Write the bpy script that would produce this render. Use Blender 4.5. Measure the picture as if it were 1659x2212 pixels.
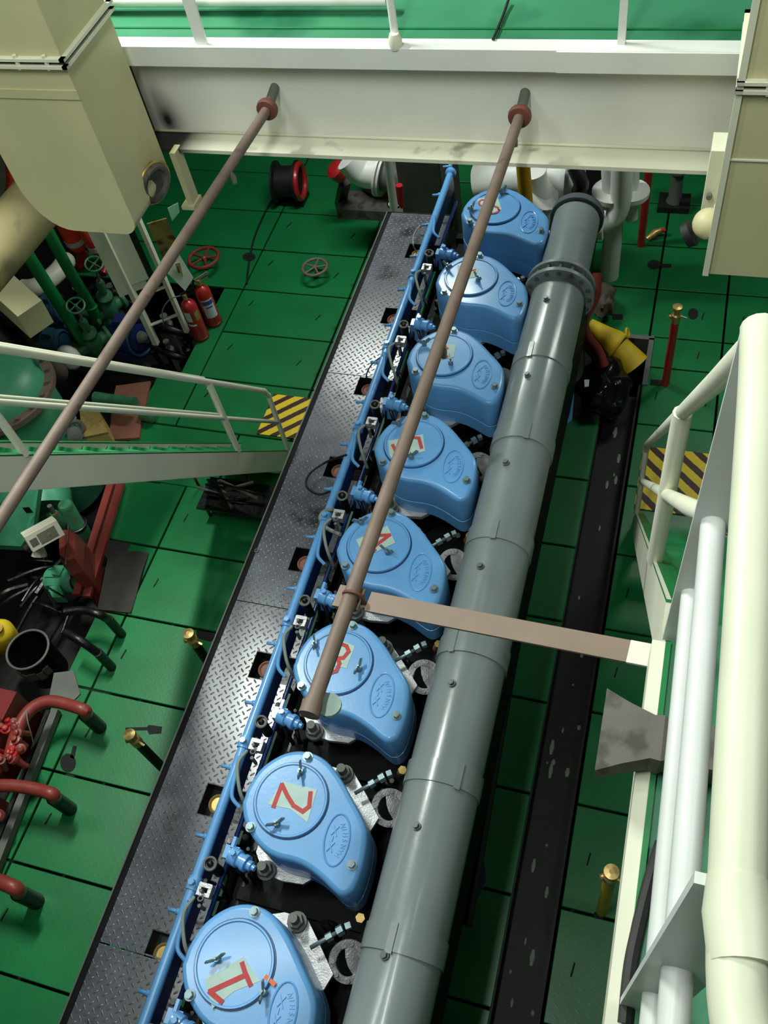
import bpy, bmesh, math, random
from mathutils import Vector, Matrix
random.seed(7)
for o in list(bpy.data.objects): bpy.data.objects.remove(o)
SC = bpy.context.scene
COL = SC.collection
# ------------------------------------------------------------------ camera
H = 5.7
FPX, CX, CY = 1986.0, 829.5, 1106.0
RW = Matrix(((0.95478, 0.26217, -0.14028), (0.14058, -0.81359, -0.56417), (-0.26204, 0.51894, -0.81366)))
cam_d = bpy.data.cameras.new('camera'); cam = bpy.data.objects.new('camera', cam_d); COL.objects.link(cam)
cam_d.sensor_fit = 'VERTICAL'; cam_d.sensor_height = 36.0; cam_d.lens = FPX / 2212 * 36.0
cam_d.clip_start = 0.05; cam_d.clip_end = 100
rx, ry, rz = RW[0], RW[1], RW[2]
cam.matrix_world = Matrix(((rx[0], -ry[0], -rz[0], 0), (rx[1], -ry[1], -rz[1], 0), (rx[2], -ry[2], -rz[2], H), (0, 0, 0, 1)))
SC.camera = cam
SC.view_settings.view_transform = 'Standard'; SC.view_settings.look = 'None'
SC.view_settings.gamma = 1; SC.view_settings.use_curve_mapping = False
SC.view_settings.exposure = 0.72
# ------------------------------------------------------------------ world and lamps
W = bpy.data.worlds.new('world'); SC.world = W; W.use_nodes = True
W.node_tree.nodes['Background'].inputs[0].default_value = (0.80, 0.9, 0.85, 1)
W.node_tree.nodes['Background'].inputs[1].default_value = 0.10
def lamp(name, loc, aim, sx, sy, power, col=(0.93, 1.0, 0.93)):
    d = bpy.data.lights.new(name, 'AREA'); d.shape = 'RECTANGLE'; d.size = sx; d.size_y = sy; d.energy = power; d.color = col
    o = bpy.data.objects.new(name, d); COL.objects.link(o); o.location = loc
    v = Vector(aim) - Vector(loc); o.rotation_euler = v.to_track_quat('-Z', 'Y').to_euler()
    return o
lamp('fluorescent_light_port_aft', (-3.4, 0.6, 7.2), (-2.2, 1.2, 1.0), 0.25, 2.0, 36)
lamp('fluorescent_light_port', (-3.9, 3.8, 7.1), (-2.6, 3.8, 0.5), 1.6, 0.25, 270)
lamp('fluorescent_light_forward', (-1.0, 6.4, 8.2), (-0.8, 5.0, 3.6), 1.6, 0.25, 20)
lamp('fluorescent_light_centre', (-0.9, 0.4, 7.4), (-1.0, 3.6, 3.4), 0.22, 2.2, 62)
lamp('fluorescent_light_starboard', (1.6, 1.4, 7.2), (-0.4, 2.6, 2.6), 0.25, 1.6, 22)
lamp('gallery_light_port', (-4.4, 1.6, 3.2), (-3.2, 2.6, 0), 0.2, 1.2, 3)
lamp('gallery_light_forward', (-2.5, 6.3, 3.5), (-2.4, 5.6, 0), 1.5, 0.2, 44)
lamp('gallery_light_starboard', (0.9, 6.2, 3.5), (0.2, 5.6, 0), 0.2, 1.2, 16)
# ------------------------------------------------------------------ helpers
def ray(x, y):
    c = Vector(((x - CX) / FPX, (y - CY) / FPX, 1.0)); return RW.transposed() @ c
def at(x, y, z):
    d = ray(x, y); t = (z - H) / d.z; return Vector((0, 0, H)) + d * t
def aty(x, y, Y):
    d = ray(x, y); t = Y / d.y; return Vector((0, 0, H)) + d * t
def V(*a): return Vector(a)
def frame(axis):
    a = Vector(axis).normalized()
    u = a.cross(Vector((0, 0, 1)))
    if u.length < 1e-4: u = Vector((1, 0, 0))
    u.normalize(); return u, a.cross(u).normalized(), a
class MB:
    def __init__(s): s.v = []; s.f = []; s.sm = []
    def face(s, idx, smooth=False): s.f.append(tuple(idx)); s.sm.append(smooth)
    def box(s, c, d, rz=0, rot=None):
        c = Vector(c); R = rot if rot is not None else Matrix.Rotation(rz, 3, 'Z'); n = len(s.v)
        for k in (-.5, .5):
            for j in (-.5, .5):
                for i in (-.5, .5): s.v.append(c + R @ Vector((i * d[0], j * d[1], k * d[2])))
        for q in ((0, 2, 3, 1), (4, 5, 7, 6), (0, 1, 5, 4), (2, 6, 7, 3), (0, 4, 6, 2), (1, 3, 7, 5)): s.face([n + i for i in q])
        return s
    def bb(s, x0, x1, y0, y1, z0, z1): return s.box(((x0 + x1) / 2, (y0 + y1) / 2, (z0 + z1) / 2), (x1 - x0, y1 - y0, z1 - z0))
    def bar(s, p0, p1, w, h, side=None):
        p0 = Vector(p0); p1 = Vector(p1); a = (p1 - p0); L = a.length; a.normalize()
        if side is None: u, v, _ = frame(a)
        else:
            u = Vector(side) - a * Vector(side).dot(a); u.normalize(); v = a.cross(u)
        R = Matrix((u, v, a)).transposed()
        return s.box((p0 + p1) / 2, (w, h, L), rot=R)
    def rings(s, rings, closed=True, cap0=True, cap1=True, smooth=True):
        n = len(rings[0]); b = len(s.v)
        for r in rings: s.v.extend([Vector(p) for p in r])
        for i in range(len(rings) - 1):
            for j in range(n if closed else n - 1):
                k = (j + 1) % n
                s.face((b + i * n + j, b + i * n + k, b + (i + 1) * n + k, b + (i + 1) * n + j), smooth)
        if cap0: s.face([b + j for j in range(n)][::-1])
        if cap1: s.face([b + (len(rings) - 1) * n + j for j in range(n)])
        return s
    def circ(s, c, u, v, r, n): return [Vector(c) + u * (r * math.cos(2 * math.pi * i / n)) + v * (r * math.sin(2 * math.pi * i / n)) for i in range(n)]
    def cyl(s, p0, p1, r0, r1=None, n=16, caps=True):
        p0 = Vector(p0); p1 = Vector(p1); u, v, a = frame(p1 - p0); r1 = r0 if r1 is None else r1
        return s.rings([s.circ(p0, u, v, r0, n), s.circ(p1, u, v, r1, n)], cap0=caps, cap1=caps)
    def lathe(s, prof, c, axis=(0, 0, 1), n=20):
        u, v, a = frame(axis); c = Vector(c)
        return s.rings([s.circ(c + a * h, u, v, max(r, 1e-4), n) for r, h in prof])
    def tube(s, pts, r, n=8, closed=False, caps=True):
        pts = [Vector(p) for p in pts]; m = len(pts); R = []
        ref = None
        for i, p in enumerate(pts):
            if closed: t = pts[(i + 1) % m] - pts[i - 1]
            else: t = pts[min(i + 1, m - 1)] - pts[max(i - 1, 0)]
            t.normalize()
            if ref is None: u, v, _ = frame(t)
            else:
                u = ref - t * ref.dot(t)
                if u.length < 1e-5: u, v, _ = frame(t)
                u.normalize(); v = t.cross(u)
            ref = u
            rr = r[i] if isinstance(r, (list, tuple)) else r
            R.append(s.circ(p, u, v, rr, n))
        if closed: R.append(R[0]); return s.rings(R, cap0=False, cap1=False)
        return s.rings(R, cap0=caps, cap1=caps)
    def torus(s, c, axis, R, r, n=24, m=8, a0=0, a1=2 * math.pi):
        u, v, a = frame(axis); c = Vector(c); full = abs(a1 - a0 - 2 * math.pi) < 1e-6
        k = n if full else n + 1
        return s.tube([c + u * (R * math.cos(a0 + (a1 - a0) * i / n)) + v * (R * math.sin(a0 + (a1 - a0) * i / n)) for i in range(k)], r, m, closed=full)
    def sphere(s, c, r, n=14, m=8, sc=(1, 1, 1)):
        c = Vector(c)
        return s.rings([[c + Vector((sc[0] * r * math.sin(math.pi * max(j, .02) / m) * math.cos(2 * math.pi * i / n), sc[1] * r * math.sin(math.pi * max(j, .02) / m) * math.sin(2 * math.pi * i / n), -sc[2] * r * math.cos(math.pi * max(j, .02) / m))) for i in range(n)] for j in [*range(m), m - .02]])
    def prism(s, ol, z0, z1, smooth=False): return s.rings([[Vector((p[0], p[1], z0)) for p in ol], [Vector((p[0], p[1], z1)) for p in ol]], smooth=smooth)
    def hexn(s, c, axis, r, h):
        c = Vector(c); a = Vector(axis).normalized(); u, v, _ = frame(a)
        return s.rings([s.circ(c, u, v, r, 6), s.circ(c + a * h, u, v, r, 6)], smooth=False)
    def ribbon(s, pts, w, t, up=(0, 0, 1)):
        for i in range(len(pts) - 1):
            p, q = Vector(pts[i]), Vector(pts[i + 1]); d = (q - p).normalized() * (w * .3)
            o = Vector(up) * (.00035 * (i % 3)); s.bar(p - d + o, q + d + o, w, t, side=Vector(up).cross(q - p))
        return s
ORG = {}
def finish(name, mb, mat):
    me = bpy.data.meshes.new(name); me.from_pydata([tuple(p) for p in mb.v], [], mb.f)
    me.polygons.foreach_set('use_smooth', mb.sm)
    bm = bmesh.new(); bm.from_mesh(me); bmesh.ops.recalc_face_normals(bm, faces=bm.faces[:])
    for e in bm.edges:
        if len(e.link_faces) == 2 and e.calc_face_angle(0) > 0.7: e.smooth = False
    bm.to_mesh(me); bm.free()
    if mat: me.materials.append(mat)
    return me
def add(name, mb, mat, parent=None):
    """one mesh object; verts are given in world space"""
    if parent is not None: org = ORG[parent.name]
    else:
        xs = [p[0] for p in mb.v]; ys = [p[1] for p in mb.v]; zs = [p[2] for p in mb.v]
        org = Vector(((min(xs) + max(xs)) / 2, (min(ys) + max(ys)) / 2, min(zs)))
    mb.v = [Vector(p) - org for p in mb.v]
    o = bpy.data.objects.new(name, finish(name, mb, mat)); COL.objects.link(o)
    if parent is not None: o.parent = parent
    else: o.location = org
    ORG[o.name] = org
    return o
def tag(o, label, cat, group=None):
    o['label'] = label; o['category'] = cat
    if group: o['group'] = group
    return o
def thing(name, label, cat, loc=(0, 0, 0), group=None):
    o = bpy.data.objects.new(name, None); COL.objects.link(o); o.location = loc; o.empty_display_size = .1
    ORG[o.name] = Vector(loc); return tag(o, label, cat, group)
def struct(o, label=None):
    o['kind'] = 'structure'
    if label: o['label'] = label
    return o
def dup(root, loc, label, rz=0.0):
    r = root.copy(); COL.objects.link(r); r.location = loc; r.rotation_euler = (0, 0, rz); r['label'] = label; ORG[r.name] = Vector(loc)
    for ch in list(root.children):
        c = ch.copy(); COL.objects.link(c); c.parent = r
        for g in ch.children:
            d = g.copy(); COL.objects.link(d); d.parent = c
    return r
def smooth_loop(pts, k=3):
    n = len(pts); out = []
    for i in range(n):
        p0, p1, p2, p3 = [Vector(pts[(i + j) % n]) for j in (-1, 0, 1, 2)]
        for q in range(k):
            t = q / k
            out.append(.5 * ((2 * p1) + (p2 - p0) * t + (2 * p0 - 5 * p1 + 4 * p2 - p3) * t * t + (3 * p1 - p0 - 3 * p2 + p3) * t ** 3))
    return out
def curve(pts, k=6):
    pts = [Vector(p) for p in pts]; P = [pts[0] * 2 - pts[1]] + pts + [pts[-1] * 2 - pts[-2]]; out = []
    for i in range(1, len(P) - 2):
        p0, p1, p2, p3 = P[i - 1:i + 3]
        for q in range(k):
            t = q / k
            out.append(.5 * ((2 * p1) + (p2 - p0) * t + (2 * p0 - 5 * p1 + 4 * p2 - p3) * t * t + (3 * p1 - p0 - 3 * p2 + p3) * t ** 3))
    return out + [pts[-1]]
# ------------------------------------------------------------------ materials
def lin(c): return tuple(((v / 255) / 12.92 if v / 255 <= .04045 else ((v / 255 + .055) / 1.055) ** 2.4) for v in c)
def M(name, rgb, rough=.45, metal=0, var=.12, scale=3.0, bump=.0, bscale=40, dirt=None, dscale=5, damt=.62, coat=0, spec=.5):
    m = bpy.data.materials.new(name); m.use_nodes = True; nt = m.node_tree; N = nt.nodes; L = nt.links
    b = N['Principled BSDF']; c = lin(rgb)
    tc = N.new('ShaderNodeTexCoord'); ns = N.new('ShaderNodeTexNoise'); ns.inputs['Scale'].default_value = scale; ns.inputs['Detail'].default_value = 5
    L.new(tc.outputs['Object'], ns.inputs['Vector'])
    cr = N.new('ShaderNodeValToRGB'); cr.color_ramp.elements[0].position = .3; cr.color_ramp.elements[1].position = .7
    cr.color_ramp.elements[0].color = (*[v * (1 - var) for v in c], 1); cr.color_ramp.elements[1].color = (*[min(1, v * (1 + var)) for v in c], 1)
    L.new(ns.outputs['Fac'], cr.inputs['Fac']); out = cr.outputs['Color']
    if dirt:
        n2 = N.new('ShaderNodeTexNoise'); n2.inputs['Scale'].default_value = dscale; n2.inputs['Detail'].default_value = 6; L.new(tc.outputs['Object'], n2.inputs['Vector'])
        r2 = N.new('ShaderNodeValToRGB'); r2.color_ramp.elements[0].position = damt; r2.color_ramp.elements[1].position = min(1, damt + .1)
        L.new(n2.outputs['Fac'], r2.inputs['Fac'])
        mx = N.new('ShaderNodeMix'); mx.data_type = 'RGBA'; L.new(r2.outputs['Color'], mx.inputs[0]); L.new(out, mx.inputs[6]); mx.inputs[7].default_value = (*lin(dirt), 1)
        out = mx.outputs[2]
    L.new(out, b.inputs['Base Color'])
    b.inputs['Roughness'].default_value = rough; b.inputs['Metallic'].default_value = metal
    b.inputs['Specular IOR Level'].default_value = spec
    if coat: b.inputs['Coat Weight'].default_value = coat; b.inputs['Coat Roughness'].default_value = .12
    if bump:
        n3 = N.new('ShaderNodeTexNoise'); n3.inputs['Scale'].default_value = bscale; n3.inputs['Detail'].default_value = 3; L.new(tc.outputs['Object'], n3.inputs['Vector'])
        bp = N.new('ShaderNodeBump'); bp.inputs['Strength'].default_value = bump; bp.inputs['Distance'].default_value = .01
        L.new(n3.outputs['Fac'], bp.inputs['Height']); L.new(bp.outputs['Normal'], b.inputs['Normal'])
    return m
def checker_bump(m, pitch, strength, dist=.003):
    """raised lozenges of chequer plate as relief"""
    nt = m.node_tree; N = nt.nodes; L = nt.links; b = N['Principled BSDF']
    tc = N.new('ShaderNodeTexCoord'); mp = N.new('ShaderNodeMapping'); mp.inputs['Rotation'].default_value = (0, 0, math.radians(45)); s = 1 / pitch; mp.inputs['Scale'].default_value = (s, s, s)
    L.new(tc.outputs['Object'], mp.inputs['Vector']); sp = N.new('ShaderNodeSeparateXYZ'); L.new(mp.outputs['Vector'], sp.inputs[0])
    def mth(op, a, b2=None):
        n = N.new('ShaderNodeMath'); n.operation = op
        for i, q in enumerate((a, b2)):
            if q is None: continue
            if isinstance(q, (int, float)): n.inputs[i].default_value = q
            else: L.new(q, n.inputs[i])
        return n.outputs[0]
    x, y = sp.outputs[0], sp.outputs[1]
    par = mth('MODULO', mth('ABSOLUTE', mth('ADD', mth('FLOOR', x), mth('FLOOR', y))), 2.0)
    fx = mth('SUBTRACT', mth('FRACT', x), .5); fy = mth('SUBTRACT', mth('FRACT', y), .5)
    def ell(p, q): return mth('ADD', mth('POWER', mth('MULTIPLY', p, 2.3), 2.0), mth('POWER', mth('MULTIPLY', q, 6.5), 2.0))
    e = mth('ADD', mth('MULTIPLY', ell(fx, fy), par), mth('MULTIPLY', ell(fy, fx), mth('SUBTRACT', 1.0, par)))
    h = mth('MAXIMUM', mth('SUBTRACT', 1.0, e), 0.0)
    bp = N.new('ShaderNodeBump'); bp.inputs['Strength'].default_value = strength; bp.inputs['Distance'].default_value = dist
    L.new(h, bp.inputs['Height'])
    old = b.inputs['Normal'].links
    if old: L.new(old[0].from_socket, bp.inputs['Normal'])
    L.new(bp.outputs['Normal'], b.inputs['Normal'])
    return m
def stripes(name, ca, cb, d, pitch):
    m = M(name, ca, .5, var=.08); nt = m.node_tree; N = nt.nodes; L = nt.links; b = N['Principled BSDF']
    tc = N.new('ShaderNodeTexCoord'); dt = N.new('ShaderNodeVectorMath'); dt.operation = 'DOT_PRODUCT'; L.new(tc.outputs['Object'], dt.inputs[0])
    n = Vector((-d[1], d[0], 0)).normalized() / pitch; dt.inputs[1].default_value = n
    nz = N.new('ShaderNodeTexNoise'); nz.inputs['Scale'].default_value = 30; L.new(tc.outputs['Object'], nz.inputs['Vector'])
    ad = N.new('ShaderNodeMath'); ad.operation = 'MULTIPLY_ADD'; L.new(nz.outputs['Fac'], ad.inputs[0]); ad.inputs[1].default_value = .08; L.new(dt.outputs['Value'], ad.inputs[2])
    fr = N.new('ShaderNodeMath'); fr.operation = 'FRACT'; L.new(ad.outputs[0], fr.inputs[0])
    gt = N.new('ShaderNodeMath'); gt.operation = 'GREATER_THAN'; gt.inputs[1].default_value = .56; L.new(fr.outputs[0], gt.inputs[0])
    mx = N.new('ShaderNodeMix'); mx.data_type = 'RGBA'; L.new(gt.outputs[0], mx.inputs[0]); mx.inputs[6].default_value = (*lin(ca), 1); mx.inputs[7].default_value = (*lin(cb), 1)
    L.new(mx.outputs[2], b.inputs['Base Color']); return m
m_green = checker_bump(M('green_deck_paint', (20, 112, 60), .36, var=.14, scale=2.2, dirt=(14, 58, 34), dscale=2.6, damt=.66), .04, .12, .002)
m_green_edge = M('green_plate_edge', (20, 110, 58), .4, var=.15)
m_green_up = M('green_gallery_paint', (56, 124, 90), .4, var=.15, scale=1.5, dirt=(24, 92, 60), dscale=1.3, damt=.56)
m_bilge = M('dark_bilge_steel', (10, 11, 11), .6, var=.5, scale=6, bump=.3, bscale=12)
m_walk = checker_bump(M('black_chequer_plate', (84, 87, 96), .27, var=.2, scale=9, dirt=(40, 42, 48), dscale=4, damt=.6, spec=.8), .034, .55, .0045)
m_blue = M('sky_blue_enamel', (98, 158, 214), .30, var=.07, scale=5, dirt=(102, 172, 206), dscale=3.2, damt=.66, coat=.2, bump=.03, bscale=60)
m_blue_dk = M('deep_blue_enamel', (20, 46, 96), .35, var=.2, coat=.2)
m_grey = M('grey_lagging_paint', (134, 143, 143), .27, var=.06, scale=3, bump=.05, bscale=30, dirt=(98, 108, 104), dscale=2.5, damt=.68, coat=.2)
m_grey_dk = M('dark_grey_paint', (92, 98, 104), .35, var=.1)
m_cream = M('cream_duct_paint', (196, 190, 148), .5, var=.07, scale=2, dirt=(150, 138, 96), dscale=1.6, damt=.66)
m_creamw = M('cream_white_paint', (218, 218, 196), .42, var=.05, scale=4, dirt=(150, 150, 136), dscale=6, damt=.74)
m_white = M('white_paint', (226, 228, 222), .4, var=.05, scale=4, dirt=(168, 166, 152), dscale=3.2, damt=.72)
m_railw = M('white_rail_paint', (198, 202, 198), .4, var=.06, scale=6, dirt=(160, 158, 146), dscale=5, damt=.7)
m_railc = M('cream_rail_paint', (196, 198, 176), .42, var=.06, scale=6, dirt=(158, 154, 132), dscale=5, damt=.68)
m_rod = M('brown_rust_primer', (112, 95, 85), .6, var=.16, scale=14, dirt=(80, 56, 44), dscale=9, damt=.62)
m_rust = M('red_oxide', (108, 62, 52), .65, var=.2, scale=12)
m_brown = M('brown_primer_bar', (118, 100, 86), .6, var=.1, scale=8)
m_black = M('black_oily_steel', (10, 11, 12), .38, var=.6, scale=14, bump=.3, bscale=30)
m_block = M('black_engine_paint', (6, 7, 9), .65, var=.5, scale=8, bump=.2, bscale=25, spec=.2)
m_steel = M('machined_steel', (176, 176, 178), .42, .55, var=.2, scale=20, bump=.25, bscale=120)
m_bolt = M('zinc_bolt', (120, 140, 146), .35, .5, var=.2, scale=30)
m_brass = M('tarnished_brass', (196, 168, 104), .35, .6, var=.2, scale=30)
m_red = M('red_paint', (170, 34, 36), .35, var=.12, scale=9, coat=.2)
m_redbrown = M('red_brown_paint', (132, 54, 46), .42, var=.2, scale=8)
m_reddk = M('dark_red_paint', (110, 30, 30), .4, var=.25)
m_digit = M('red_marker_paint', (176, 48, 52), .6, var=.15, scale=40)
m_orange_mark = M('orange_paint', (230, 110, 50), .6)
m_patch = M('pale_cream_patch', (166, 192, 184), .5, var=.08, scale=12)
m_yellow = M('yellow_paint', (222, 190, 40), .5, var=.12, scale=10)
m_yellowdk = M('ochre_yellow_paint', (190, 142, 24), .45, var=.12)
m_orange = M('orange_coverall_cloth', (226, 66, 24), .8, var=.2, scale=12, bump=.3, bscale=20)
m_reflect = M('silver_reflective_tape', (200, 200, 192), .4)
m_skin = M('skin', (170, 120, 92), .6)
m_hair = M('dark_hair', (24, 20, 18), .6)
m_pump = M('sea_green_machine_paint', (70, 150, 114), .42, var=.14, scale=6, dirt=(30, 74, 58), dscale=5, damt=.64)
m_valve = M('green_valve_paint', (54, 110, 78), .45, var=.3, scale=14, dirt=(96, 70, 50), dscale=12, damt=.6)
m_gpipe = M('green_pipe_paint', (18, 128, 66), .4, var=.1)
m_navy = M('navy_motor_paint', (30, 42, 96), .4, var=.2)
m_teal = M('teal_motor_paint', (34, 74, 92), .45, var=.3)
m_rubber = M('black_rubber', (18, 18, 18), .6, var=.3)
m_mat = M('worn_black_matting', (46, 42, 38), .8, var=.25, scale=8)
m_wood = M('brown_board', (130, 84, 66), .65, var=.15, scale=9)
m_nozzle = M('mottled_grey_paint', (92, 88, 82), .75, var=.15, scale=16, dirt=(62, 58, 54), dscale=12, damt=.5)
m_concrete = M('grey_steel_dull', (96, 98, 92), .6, var=.15)
m_cable = M('grey_cable', (130, 138, 128), .55)
m_beige = M('beige_plastic', (214, 210, 190), .45, var=.05)
m_glass = M('window_glass', (120, 118, 96), .15)
m_paper = M('white_card', (226, 230, 222), .6, var=.05, dirt=(190, 176, 120), dscale=4, damt=.72)
m_label = M('white_label_print', (206, 214, 224), .5)
m_labelb = M('blue_label_print', (60, 76, 140), .5)
m_wall = M('cream_wall_paint', (112, 114, 100), .6, var=.06)
m_wallg = M('green_wall_paint', (24, 96, 56), .5, var=.15)
m_bag = M('black_plastic_bag', (14, 16, 20), .18, var=.4, bump=1.0, bscale=9)
m_rag = M('grey_brown_rag', (92, 82, 72), .85, var=.2, bump=.4, bscale=18)
# ================================================================== SETTING
mb = MB(); mb.bb(-8.2, 4.6, -4.2, 9.2, -.75, -.65)
floor = struct(add('floor', mb, m_bilge), 'dark bilge below the green floor plates')
PL = {}
slot_me = None
def plate(x0, x1, y0, y1, mat=None, g=.008):
    key = (round(x1 - x0, 3), round(y1 - y0, 3)); cx, cy = (x0 + x1) / 2, (y0 + y1) / 2
    if key not in PL:
        b = MB(); dx, dy = (x1 - x0) / 2 - g, (y1 - y0) / 2 - g; e = .004
        b.rings([[(-dx, -dy, -.022), (dx, -dy, -.022), (dx, dy, -.022), (-dx, dy, -.022)], [(-dx, -dy, -e), (dx, -dy, -e), (dx, dy, -e), (-dx, dy, -e)], [(-dx + e, -dy + e, 0), (dx - e, -dy + e, 0), (dx - e, dy - e, 0), (-dx + e, dy - e, 0)]], smooth=False)
        PL[key] = finish('floor_plate', b, m_green)
    o = bpy.data.objects.new('floor_plate', PL[key]); COL.objects.link(o); o.parent = floor; o.location = Vector((cx, cy, random.uniform(-.002, .002))) - ORG[floor.name]
    return o
ms_slot = M('slot_shadow_black', (8, 10, 9), .8)
def slot(x, y, rz=0):
    global slot_me
    if slot_me is None:
        b = MB(); ol = [(-.035, -.005), (.035, -.005), (.04, 0), (.035, .005), (-.035, .005), (-.04, 0)]; b.prism(ol, -.004, .003); slot_me = finish('lifting_slot', b, ms_slot)
    o = bpy.data.objects.new('lifting_slot', slot_me); COL.objects.link(o); o.parent = floor; o.location = Vector((x, y, .001)) - ORG[floor.name]; o.rotation_euler = (0, 0, rz)
# port side, forward of the ladder
for y0, y1 in ((4.19, 4.75), (4.75, 5.32), (5.32, 5.88), (5.88, 6.44), (6.44, 7.01), (7.01, 7.62), (7.62, 8.4)):
    plate(-3.85, -2.79, y0, y1); plate(-2.79, -1.75, y0, y1)
    slot(-3.0, (y0 + y1) / 2, 1.2)
    if y0 < 7: slot(-3.7, (y0 + y1) / 2 + .1, 1.2)
for y0, y1 in ((5.88, 6.44), (6.44, 7.01), (7.01, 7.62), (7.62, 8.4)): plate(-4.75, -3.85, y0, y1); plate(-5.7, -4.75, y0, y1)
plate(-4.25, -3.85, 4.19, 4.75); plate(-4.05, -3.85, 4.75, 5.88)
for y0, y1 in ((3.6, 4.19),): plate(-4.2, -3.25, y0, y1); plate(-3.25, -2.2, y0, y1)
# port side, aft
for k in range(-3, 6):
    y0 = .01 + .6 * k
    plate(-3.5, -2.55, y0, y0 + .6); plate(-2.55, -1.7, y0, y0 + .6)
    plate(-3.74, -3.5, y0, y0 + .6); slot(-3.38, y0 + .3, 1.45)
plate(-4.05, -3.5, 3.01, 3.6); plate(-3.5, -2.55, 3.01, 3.6) if False else None
# starboard side
for k in range(-2, 10):
    y0 = .55 + .605 * k if k < 8 else None
    if y0 is None: continue
    plate(-.10, .48, y0, y0 + .605); plate(.48, 1.5, y0, y0 + .605); plate(1.5, 2.5, y0, y0 + .605)
    if y0 < 4.7: plate(-1.0, -.37, y0, y0 + .605)
    slot(.02, y0 + .3, 1.45); slot(.4, y0 + .28, 1.45)
for y0, y1 in ((5.39, 5.73), (5.73, 6.30), (6.30, 6.86), (6.86, 7.45), (7.45, 8.2)):
    plate(-.10, .48, y0, y1); plate(.48, 1.5, y0, y1); plate(1.5, 2.5, y0, y1); slot(.3, (y0 + y1) / 2, 1.45); slot(.62, (y0 + y1) / 2, 1.45)
    if y0 > 5.6: plate(-.7, -.10, y0, y1)
# drain channel along the starboard side
b = MB(); b.bb(-.37, -.11, -1.2, 5.2, -.2, -.17); b.bb(-.385, -.37, -1.2, 5.2, -.2, -.012); b.bb(-.125, -.11, -1.2, 5.2, -.2, -.012)
add('drain_channel', b, m_bilge, floor)
b = MB()
for i in range(26):
    y = random.uniform(.5, 5.0); b.sphere((random.uniform(-.33, -.15), y, -.165), random.uniform(.006, .016), 6, 4, (1, random.uniform(1, 4), .4))
add('paint_flakes', b, m_cable, floor)['kind'] = 'stuff'
b = MB(); z = .012
for x0, x1, y0, y1 in ((-.40, -.36, 5.18, 5.7), (-.10, -.06, 5.18, 5.7), (-.40, -.06, 5.68, 5.72)): b.bb(x0, x1, y0, y1, -.3, z)
add('manhole_coaming', b, m_concrete, floor)
# walls and overhead
def wall(name, x0, x1, y0, y1, z0, z1, m): struct(add(name, MB().bb(x0, x1, y0, y1, z0, z1), m))
wall('wall_far', -8.2, 4.6, 8.9, 9.1, -.7, 9.5, m_wallg)
wall('wall_left', -8.2, -8.0, -4.2, 9.1, -.7, 9.5, m_wall)
wall('wall_right', 4.4, 4.6, -4.2, 9.1, -.7, 9.5, m_wall)
wall('wall_near', -8.2, 4.6, -4.2, -4.0, -.7, 9.5, m_wall)
wall('ceiling', -8.2, 4.6, -4.2, 9.1, 9.4, 9.5, m_wall)
# ------------------------------------------------------------------ gallery decks
ZD = 3.7
gd = struct(add('gallery_deck_far', MB().bb(-4.25, 4.4, 3.56, 8.9, ZD - .012, ZD), m_green_up), 'green painted upper deck plating behind the cream beam')
b = MB()
for x0, y0, y1 in ((-8, -4, 1.2),): b.bb(-8.0, -2.72, -4.0, 1.15, ZD - .012, ZD)
b.bb(-8.0, -4.25, 1.15, 8.9, ZD - .012, ZD)  # unseen forward extension of the left deck, added to shade the wells
struct(add('gallery_deck_left_and_shade', b, m_green_up))
struct(add('gallery_deck_right', MB().bb(.119, 4.4, -4.0, 1.10, ZD - .012, ZD), m_green_up), 'green upper deck plating at the right behind the white rails')
# far transverse beam
beam = thing('deck_beam', 'deep cream white steel beam spanning the top of the opening', 'beam', (-1.2, 3.6, 3.2)); beam['kind'] = 'structure'
bx0, bx1 = -2.52, .62
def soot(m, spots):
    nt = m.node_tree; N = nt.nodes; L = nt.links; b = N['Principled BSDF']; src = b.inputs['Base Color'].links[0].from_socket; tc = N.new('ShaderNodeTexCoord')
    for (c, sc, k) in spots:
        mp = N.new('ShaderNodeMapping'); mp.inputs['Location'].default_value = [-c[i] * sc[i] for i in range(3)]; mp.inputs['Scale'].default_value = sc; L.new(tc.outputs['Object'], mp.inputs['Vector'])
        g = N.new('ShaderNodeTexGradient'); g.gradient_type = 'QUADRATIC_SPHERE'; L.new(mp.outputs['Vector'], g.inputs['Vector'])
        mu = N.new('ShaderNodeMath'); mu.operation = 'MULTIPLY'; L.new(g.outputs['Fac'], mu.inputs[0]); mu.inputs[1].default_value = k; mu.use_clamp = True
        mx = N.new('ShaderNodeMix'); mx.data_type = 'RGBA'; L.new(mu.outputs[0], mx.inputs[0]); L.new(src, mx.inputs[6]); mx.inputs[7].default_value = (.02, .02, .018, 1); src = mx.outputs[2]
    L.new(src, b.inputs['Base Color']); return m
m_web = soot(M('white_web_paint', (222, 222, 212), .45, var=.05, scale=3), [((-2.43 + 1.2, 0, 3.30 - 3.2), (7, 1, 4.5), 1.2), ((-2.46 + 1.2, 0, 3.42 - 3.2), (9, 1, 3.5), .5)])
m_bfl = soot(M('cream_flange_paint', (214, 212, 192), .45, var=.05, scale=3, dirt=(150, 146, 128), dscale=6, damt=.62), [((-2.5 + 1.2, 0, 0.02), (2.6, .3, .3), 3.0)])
add('top_flange', MB().bb(-2.6, bx1, 3.50, 3.58, ZD - .085, ZD + .004), m_white, beam)
add('web', MB().bb(bx0, bx1, 3.575, 3.60, 3.235, ZD - .06), m_web, beam)
add('bottom_flange', MB().bb(bx0, bx1, 3.44, 3.62, 3.218, 3.236), m_bfl, beam)
add('weld_bead', MB().cyl((bx0, 3.572, 3.243), (bx1, 3.572, 3.243), .007, n=6), m_creamw, beam)
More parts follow.
